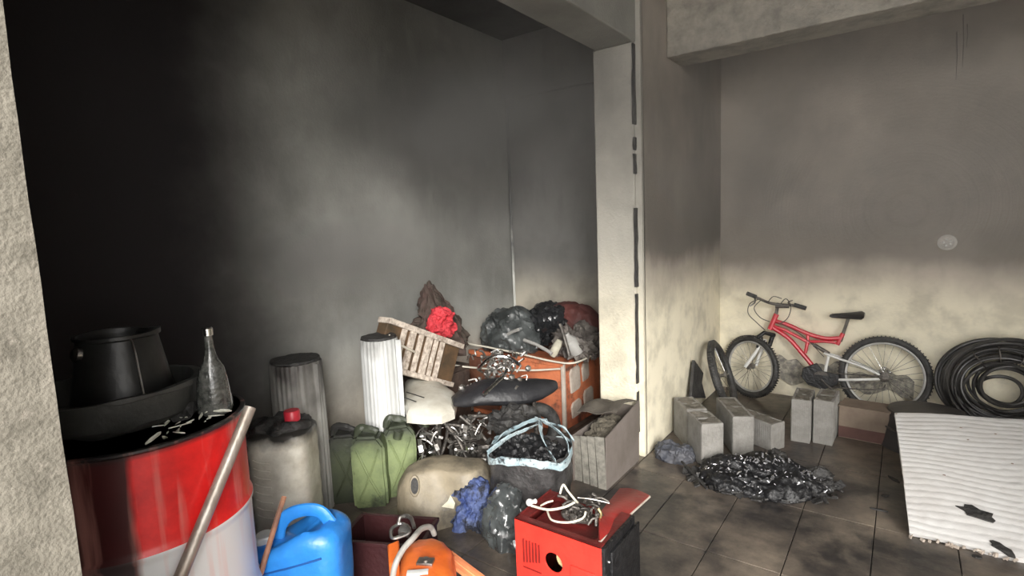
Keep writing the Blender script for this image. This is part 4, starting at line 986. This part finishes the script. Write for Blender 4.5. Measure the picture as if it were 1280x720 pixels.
bm.faces.new(A); bm.faces.new(B_[::-1]); [bm.faces.new((A[k], B_[k], B_[(k+1) % 8], A[(k+1) % 8])) for k in range(8)]; obj('chain_guard', bm, char_gloss, by, bev=.004, label='black plastic chain guard')
bt_('chain', [([bp(1030, 464, .05), bp(1104, 468, .05)], .004), ([bp(1030, 480, .05), bp(1065, 483, .05), bp(1100, 484, .05), bp(1107, 478, .05)], .004)], dark_metal)
bm = nb(); lathe(bm, [(0, -.012), (.035, -.012), (.035, -.006), (.028, -.004), (.028, .004), (.02, .008), (0, .008)], 24, M4(rw+Vector((0, -.045, 0)), (PI/2, 0, 0))); obj('cassette', bm, dark_metal, by)
# patterned cloth lying behind the bike at the wall foot
pc = mat('patterned_grey_cloth', (.16, .15, .14), .85, col2=(.45, .42, .34), scale=26, bump=.4)
bm = nb(); P0 = aty(966, 449, 4.5); P1 = aty(1143, 472, 4.5)
def cl(u, v):
    x = P0.x+(P1.x-P0.x)*u; zt = P0.z+(P1.z-P0.z)*u+.03*math.sin(u*17)+.02*math.sin(u*41); zb = .12+.025*math.sin(u*23+1); return (x, 4.515-.012*abs(math.sin(u*30+v)), zb+(zt-zb)*v)
sheet(bm, 60, 8, cl, .006); shift(bm, (P0.x, 4.5, 0)); obj('patterned_cloth', bm, pc, loc=(P0.x, 4.5, 0), label='ragged dark grey patterned cloth stuck low on the wall behind the bicycle', cat='cloth')

# leaning spare tyre
lt = thing('spare_wheel', 'spare bicycle wheel leaning on the side wall in front of the bicycle', 'wheel', (-.99, 4.0, 0))
wheel(lt, Vector((-.06, 0, .247)), .260, (-1, -.12, -.34), tyre_r=.027, spokes=20)
# triangular charred board
bm = nb(); ta = [atx(861, 497, -1.17), atx(865, 450, -1.19), atx(876, 466, -1.19), atx(874, 478, -1.18), atx(879, 497, -1.16)]
bot = ta[0].copy(); A = [bm.verts.new(p_) for p_ in ta]; B_ = [bm.verts.new(p_+Vector((.02, .0, 0))) for p_ in ta]; n = len(ta)
bm.faces.new(A); bm.faces.new(B_[::-1]); [bm.faces.new((A[k], B_[k], B_[(k+1) % n], A[(k+1) % n])) for k in range(n)]
g0 = Vector((ta[0].x, (ta[0].y+ta[-1].y)/2, ta[0].z)); shift(bm, g0); obj('charred_shard', bm, char, smooth=False, loc=g0, label='pointed charred board shard against the side wall behind the grey blocks', cat='board', bev=.001)

# ------------------------------------------------------------------ hollow blocks
blk = mat('grey_block', (.27, .26, .24), .85, col2=(.19, .18, .165), scale=12, bump=.5, bscale=60); blk_top = mat('block_dust', (.17, .155, .13), .9, col2=(.09, .082, .065), scale=15, bump=.5)
def block(x, y, rz, w_, l_, h_, label):
    """front-right corner region at (x,y); long axis +y local"""
    g = thing('concrete_block', label, 'block', (x, y, 0), math.radians(rz), 'grey rectangular concrete blocks')
    bm = nb(); wt_ = .016
    box(bm, -w_/2, w_/2, 0, wt_, 0, h_); box(bm, -w_/2, w_/2, l_-wt_, l_, 0, h_); box(bm, -w_/2, -w_/2+wt_, wt_, l_-wt_, 0, h_); box(bm, w_/2-wt_, w_/2, wt_, l_-wt_, 0, h_); box(bm, -w_/2+wt_, w_/2-wt_, wt_, l_-wt_, 0, h_-.028)
    box(bm, -w_/2+wt_, w_/2-wt_, l_/2-.012, l_/2+.012, h_-.03, h_)
    obj('block_shell', bm, blk, g, smooth=False, bev=.003)
    bm = nb()
    nr = int(w_/.011)
    for k in range(nr): xx = -w_/2+.006+k*(w_-.012)/(nr-1); box(bm, xx-.002, xx+.002, -.0022, .001, .01, h_-.02)
    nr = int(l_/.014)
    for s in (-1, 1):
        for k in range(nr): yy = .01+k*(l_-.02)/(nr-1); box(bm, s*w_/2-.002, s*w_/2+.002, yy-.002, yy+.002, .01, h_-.01)
    obj('face_rib', bm, blk, g, smooth=False, kind='stuff')
    bm = nb(); sheet(bm, 8, 18, lambda u, v: (-w_/2+.006+(w_-.012)*u, wt_+(l_-2*wt_)*v, h_-.004+.012*noise.noise(Vector((u*3, v*7, x*9)))), .005); obj('dusty_top', bm, blk_top, g)
    return g
block(-.835, 2.985, 38, .125, .21, .255, 'grey block nearest the dark cloth, front of the left row, bright narrow end')
block(-.99, 3.205, 38, .125, .24, .245, 'grey block behind the foremost one, beside the side wall')
block(-.73, 3.235, 30, .12, .36, .235, 'grey block second in the left row, between its neighbours')
block(-.575, 3.42, 62, .115, .34, .165, 'lower grey block turned sideways, third in the left row')
block(-.482, 3.60, 2, .105, .26, .27, 'upright grey block, left one of the pair under the bicycle')
block(-.366, 3.63, -2, .105, .26, .275, 'upright grey block, right one of the pair under the bicycle')
# brown carton & tub
bc_ = thing('brown_carton', 'flat brown carton behind the upright blocks under the bicycle pedals', 'box', (-.16, 3.80, 0), math.radians(-4))
cm = mat('brown_carton', (.23, .18, .135), .85, col2=(.15, .11, .085), scale=5); bm = nb(); box(bm, -.14, .12, 0, .2, 0, .20, bevel=.004); obj('carton_body', bm, cm, bc_, smooth=False)
bm = nb(); box(bm, -.138, .118, -.004, .001, .008, .075); obj('lower_band', bm, mat('carton_band', (.12, .06, .05), .8), bc_, smooth=False)
bm = nb(); box(bm, -.145, .125, -.006, .1, .2, .206); obj('flap', bm, cm, bc_, smooth=False)
tb = thing('black_tub', 'upturned black plastic tub behind the white foam board', 'tub', (.14, 3.90, 0))
bm = nb(); lathe(bm, [(.235, 0), (.24, .005), (.235, .02), (.205, .19), (.19, .215), (.1, .22), (0, .222)], 48); obj('tub_shell', bm, mat('black_tub_plastic', (.05, .045, .045), .45, bump=.2), tb)
bm = nb(); tube(bm, [(.222*math.cos(2*PI*k/48), .222*math.sin(2*PI*k/48), .12) for k in range(48)], .006, 6, closed=True); obj('hoop', bm, dark_metal, tb)

# debris heap
c = atz(968, 610, 0)
dh = thing('charred_debris', 'glossy heap of charred melted debris on the floor in front of the blocks', 'debris', (-.575, 2.93, 0), math.radians(20))
bm = nb(); blob(bm, .30, .19, .12, 6, .03, 5, 61, flat=.12, amp2=.008, zmin=0); obj('melted_mass', bm, char_gloss, dh, ang=180)
m_gl = mat('silvery_flake', (.55, .55, .57), .25, metal=.7, var=.4)
bm = nb(); rd = random.Random(5)
for k in range(280):
    a = rd.uniform(0, 2*PI); r_ = math.sqrt(rd.random()); x, y = .33*r_*math.cos(a), .19*r_*math.sin(a)
    if rd.random() < .75: y = -abs(y)
    z = .13*max(0, 1-r_**2.2)+.018; l = rd.uniform(.003, .010)
    box(bm, -l, l, -l*.5, l*.5, -.001, .001, M4((x, y, z), (rd.uniform(-.9, .9), rd.uniform(-.9, .9), rd.uniform(0, 6))))
obj('flakes', bm, m_gl, dh, kind='stuff', smooth=False)
bm = nb()
for k in range(170):
    a = rd.uniform(0, 2*PI); r_ = rd.uniform(.55, 1.15); x, y = .33*r_*math.cos(a), .19*r_*math.sin(a); l = rd.uniform(.008, .03)
    box(bm, -l, l, -l*.6, l*.6, -.004, .004, M4((x, y, .012+.06*max(0, 1.0-r_)), (rd.uniform(-.7, .7), rd.uniform(-.7, .7), rd.uniform(0, 6))))
blob(bm, .07, .06, .12, 4, .025, 14, 71, loc=(.10, .14, .0)); blob(bm, .06, .07, .09, 4, .025, 14, 72, loc=(.29, .02, .0))
obj('charred_bits', bm, char, dh, kind='stuff', smooth=False)
# dark cloth lump with thin stick
c = atz(833, 576, 0)
bm = nb(); blob(bm, .115, .085, .09, 5, .02, 10, 81, flat=.2, amp2=.006, zmin=0); obj('dark_cloth', bm, mat('dark_blue_cloth', (.045, .05, .065), .7, col2=(.09, .09, .10), scale=10, bump=.5), loc=(-1.06, 3.0, 0), label='crumpled dark blue-grey cloth on the floor by the column foot', cat='cloth')
a = atz(852, 577, .05); b = atz(884, 611, .008); bm = nb(); tube(bm, [a, (a+b)/2+Vector((.003, 0, 0)), b], .007, 8); shift(bm, b); obj('thin_rod', bm, char, loc=b, label='thin dark rod from the blue-grey cloth to the debris heap', cat='rod')

# ------------------------------------------------------------------ foam board
bl_, br_ = atz(1137, 668, .012), atz(1290, 703, .012)
tl_ = atz(1118, 518, .285); tr_ = atz(1300, 527, .30)
fbt = thing('foam_board', 'large white ribbed foam board propped up at the right edge', 'board', tuple(bl_))
NU, NV = 60, 150
def foam(u, v):
    p = bl_.lerp(br_, u).lerp(tl_.lerp(tr_, u), v)
    k = v*24+.25*math.sin(u*5+v*9)+.15*noise.noise(Vector((u*4, v*8, 2)))
    rib = abs((k % 1)-.5)*2
    p = p+Vector((0, -.35, .9))*(.0024*(1-rib**1.5)-.0+.002*noise.noise(Vector((u*14, v*20, 5))))
    p.z += .018*math.sin(v*PI)*1+ .004*math.sin(u*6)
    return p-bl_
bm = nb(); sheet(bm, NU, NV, foam, .022); obj('board_sheet', bm, foam_w, fbt, ang=25)
bm = nb(); rd = random.Random(6)
for k in range(26):
    u = rd.uniform(0, .9); q = bl_.lerp(br_, u)-bl_; l = rd.uniform(.002, .008); box(bm, -l, l, -l*.6, l*.6, -.006, .006, M4(q+Vector((0, -.012, rd.uniform(-.006, .008))), (rd.uniform(0, 1), 0, rd.uniform(0, 3))))
obj('broken_edge', bm, palew, fbt, smooth=False, kind='stuff')
def on_foam(px, py):
    best = None
    for i in range(0, 101):
        for j in range(0, 101):
            p = foam(i/100, j/100)+bl_; d_ = p-O3; t_ = d_.dot(FW); x = d_.dot(RT)/t_*FPX+640; y = d_.dot(DN)/t_*FPX+360
            e_ = (x-px)**2+(y-py)**2
            if best is None or e_ < best[0]: best = (e_, p)
    return best[1]
sl_ang = math.atan2(.27, .78)
for i, (px, py, r_, ky, an, lab) in enumerate(((1220, 645, .10, .5, -.35, 'jagged black charred scrap on the middle of the white foam board'), (1252, 690, .055, .45, -.5, 'smaller black charred scrap at the bottom edge of the foam board'))):
    p = on_foam(px, py); bm = nb(); hull_scrap(bm, r_, .006, 7+i*3, ky=ky, n=13, ang=an); disp(bm, .002, 40)
    o = obj('charred_scrap', bm, char, smooth=False, loc=p+Vector((0, 0, .014)), label=lab, cat='debris'); o.rotation_euler = (sl_ang, 0, 0)
bm = nb()
for (px, py) in ((1180, 597), (1200, 538), (1120, 520), (1245, 545), (1265, 583), (1210, 552)):
    p = on_foam(px, py); hull_scrap(bm, .007, .003, px, loc=p+Vector((0, -.004, .013))-bl_, n=7)
obj('burn_speck', bm, mat('brown_speck', (.25, .17, .13), .8), fbt, smooth=False, kind='stuff')

# ------------------------------------------------------------------ coil of hose
cc = aty(1252, 470, 4.40)
hc = thing('hose_coil', 'big coil of black hose leaning against the back wall at the right edge', 'hose', (cc.x, 4.36, 0))
hsm = mat('black_hose', (.016, .015, .015), .35, col2=(.05, .047, .044), scale=8, bump=.15)
bm = nb(); rd = random.Random(12)
for k in range(24):
    R0 = .10+.21*(k/23)**.7+rd.uniform(-.012, .012); ox, oz = rd.uniform(-.025, .03), rd.uniform(-.01, .015); ph = rd.uniform(0, 6); ec = rd.uniform(.86, .98); tl = rd.uniform(-.05, .05)
    yy = -.015-.018*(k % 5)
    if k % 3 == 0 and k < 20: ox += rd.uniform(-.05, .06); oz -= rd.uniform(.0, .05)
    pts = []
    for j in range(60):
        a = 2*PI*j/60; z = .31+oz+R0*ec*math.sin(a); pts.append((ox+R0*1.02*math.cos(a), yy+.10*(z-.3)+.018*math.sin(a*2+ph)+tl*math.cos(a), max(.018, z)))
    tube(bm, pts, rd.uniform(.008, .012), 8, closed=True)
obj('hose_loops', bm, hsm, hc)
bm = nb()
for k in range(3):
    a0 = 1.2+k*.5; q = Vector((math.cos(a0)*.2, -.05, .30+math.sin(a0)*.2)); pts = [q+Vector((math.cos(a0)*.055*math.cos(b_*PI/8)+0, .05*math.sin(b_*PI/8), math.sin(a0)*.055*math.cos(b_*PI/8))) for b_ in range(16)]
    tube(bm, pts, .004, 5, closed=True)
obj('tie', bm, dark_metal, hc)
# loose bits on the floor
rd = random.Random(31)
for i, (px, py, r_, lab) in enumerate(((1118, 600, .06, 'dark splinter on the floor left of the foam board'), (1100, 638, .045, 'flat charred strip near the left edge of the foam board'), (1222, 697, .02, 'small black crumb below the foam board'), (1105, 620, .025, 'little dark flake between splinter and strip'))):
    p = atz(px, py, 0); bm = nb(); hull_scrap(bm, r_, .006, 90+i, ky=.2 if i < 2 else .6, n=9); o = obj('charred_flake', bm, char, smooth=False, loc=p, label=lab, cat='debris'); o.rotation_euler = (0, 0, [-.8, .1, 0, .5][i])

# ------------------------------------------------------------------ smoke
def smoke():
    bm = nb(); box(bm, XL+.01, XR-.02, 1.2, YP-.04, 1.08, BZ-.01); box(bm, XS+.01, XR-.02, YP-.04, YB-.01, 1.08, BZ-.01)
    M = bpy.data.materials.new('thin_smoke'); M.use_nodes = True; t = M.node_tree; t.nodes.clear(); L = t.links.new
    out = nn(t, 'ShaderNodeOutputMaterial'); v = nn(t, 'ShaderNodeVolumePrincipled'); v.inputs['Color'].default_value = (.86, .83, .79, 1); v.inputs['Anisotropy'].default_value = .1
    ge = nn(t, 'ShaderNodeTexCoord'); n_ = nn(t, 'ShaderNodeTexNoise'); n_.inputs['Scale'].default_value = 1.1; n_.inputs['Detail'].default_value = 3; L(ge.outputs['Object'], n_.inputs['Vector'])
    mr = nn(t, 'ShaderNodeMapRange'); mr.inputs[1].default_value = .40; mr.inputs[2].default_value = .68; mr.inputs[3].default_value = .03; mr.inputs[4].default_value = .22; L(n_.outputs[0], mr.inputs[0])
    sx = nn(t, 'ShaderNodeSeparateXYZ'); L(ge.outputs['Object'], sx.inputs[0])
    mz = nn(t, 'ShaderNodeMapRange'); mz.inputs[1].default_value = 1.08; mz.inputs[2].default_value = 1.6; mz.inputs[3].default_value = .1; mz.inputs[4].default_value = 1; L(sx.outputs[2], mz.inputs[0])
    mu = nn(t, 'ShaderNodeMath', operation='MULTIPLY'); L(mr.outputs[0], mu.inputs[0]); L(mz.outputs[0], mu.inputs[1])
    my = nn(t, 'ShaderNodeMapRange'); my.inputs[1].default_value = 1.2; my.inputs[2].default_value = 3.2; my.inputs[3].default_value = .25; my.inputs[4].default_value = 1.5; L(sx.outputs[1], my.inputs[0])
    m2 = nn(t, 'ShaderNodeMath', operation='MULTIPLY'); L(mu.outputs[0], m2.inputs[0]); L(my.outputs[0], m2.inputs[1]); mu = m2
    last = mu.outputs[0]
    for (cx_, cy_, cz_, rx_, ry_, rz_, dn2) in ((-2.0, 2.35, 1.98, .75, .65, .38, 1.0), (-2.3, 1.75, 1.30, .5, .65, .22, .9), (-.75, 3.9, 1.75, .35, .5, .5, .5), (.75, 3.9, 1.85, .3, .5, .3, .5), (-.1, 4.1, 1.35, .9, .35, .18, .25)):
        mp = nn(t, 'ShaderNodeMapping', vector_type='TEXTURE'); mp.inputs['Location'].default_value = (cx_, cy_, cz_); mp.inputs['Scale'].default_value = (rx_, ry_, rz_); L(ge.outputs['Object'], mp.inputs[0])
        nz = nn(t, 'ShaderNodeTexNoise'); nz.inputs['Scale'].default_value = 2.6; nz.inputs['Detail'].default_value = 3; L(ge.outputs['Object'], nz.inputs['Vector'])
        ln = nn(t, 'ShaderNodeVectorMath', operation='LENGTH'); L(mp.outputs[0], ln.inputs[0])
        ad = nn(t, 'ShaderNodeMath', operation='MULTIPLY_ADD'); L(nz.outputs[0], ad.inputs[0]); ad.inputs[1].default_value = 1.3; L(ln.outputs['Value'], ad.inputs[2])
        rr = nn(t, 'ShaderNodeMapRange', interpolation_type='SMOOTHSTEP'); rr.inputs[1].default_value = .65; rr.inputs[2].default_value = 1.75; rr.inputs[3].default_value = dn2*1.45; rr.inputs[4].default_value = 0; L(ad.outputs[0], rr.inputs[0])
        sm = nn(t, 'ShaderNodeMath', operation='ADD'); L(last, sm.inputs[0]); L(rr.outputs[0], sm.inputs[1]); last = sm.outputs[0]
    L(last, v.inputs['Density']); L(v.outputs[0], out.inputs['Volume'])
    o = obj('smoke_haze', bm, M, smooth=False, label='thin grey smoke hanging in the garage', cat='smoke', kind='stuff')
smoke()
SC.cycles.volume_step_rate = 2; SC.cycles.max_bounces = 8
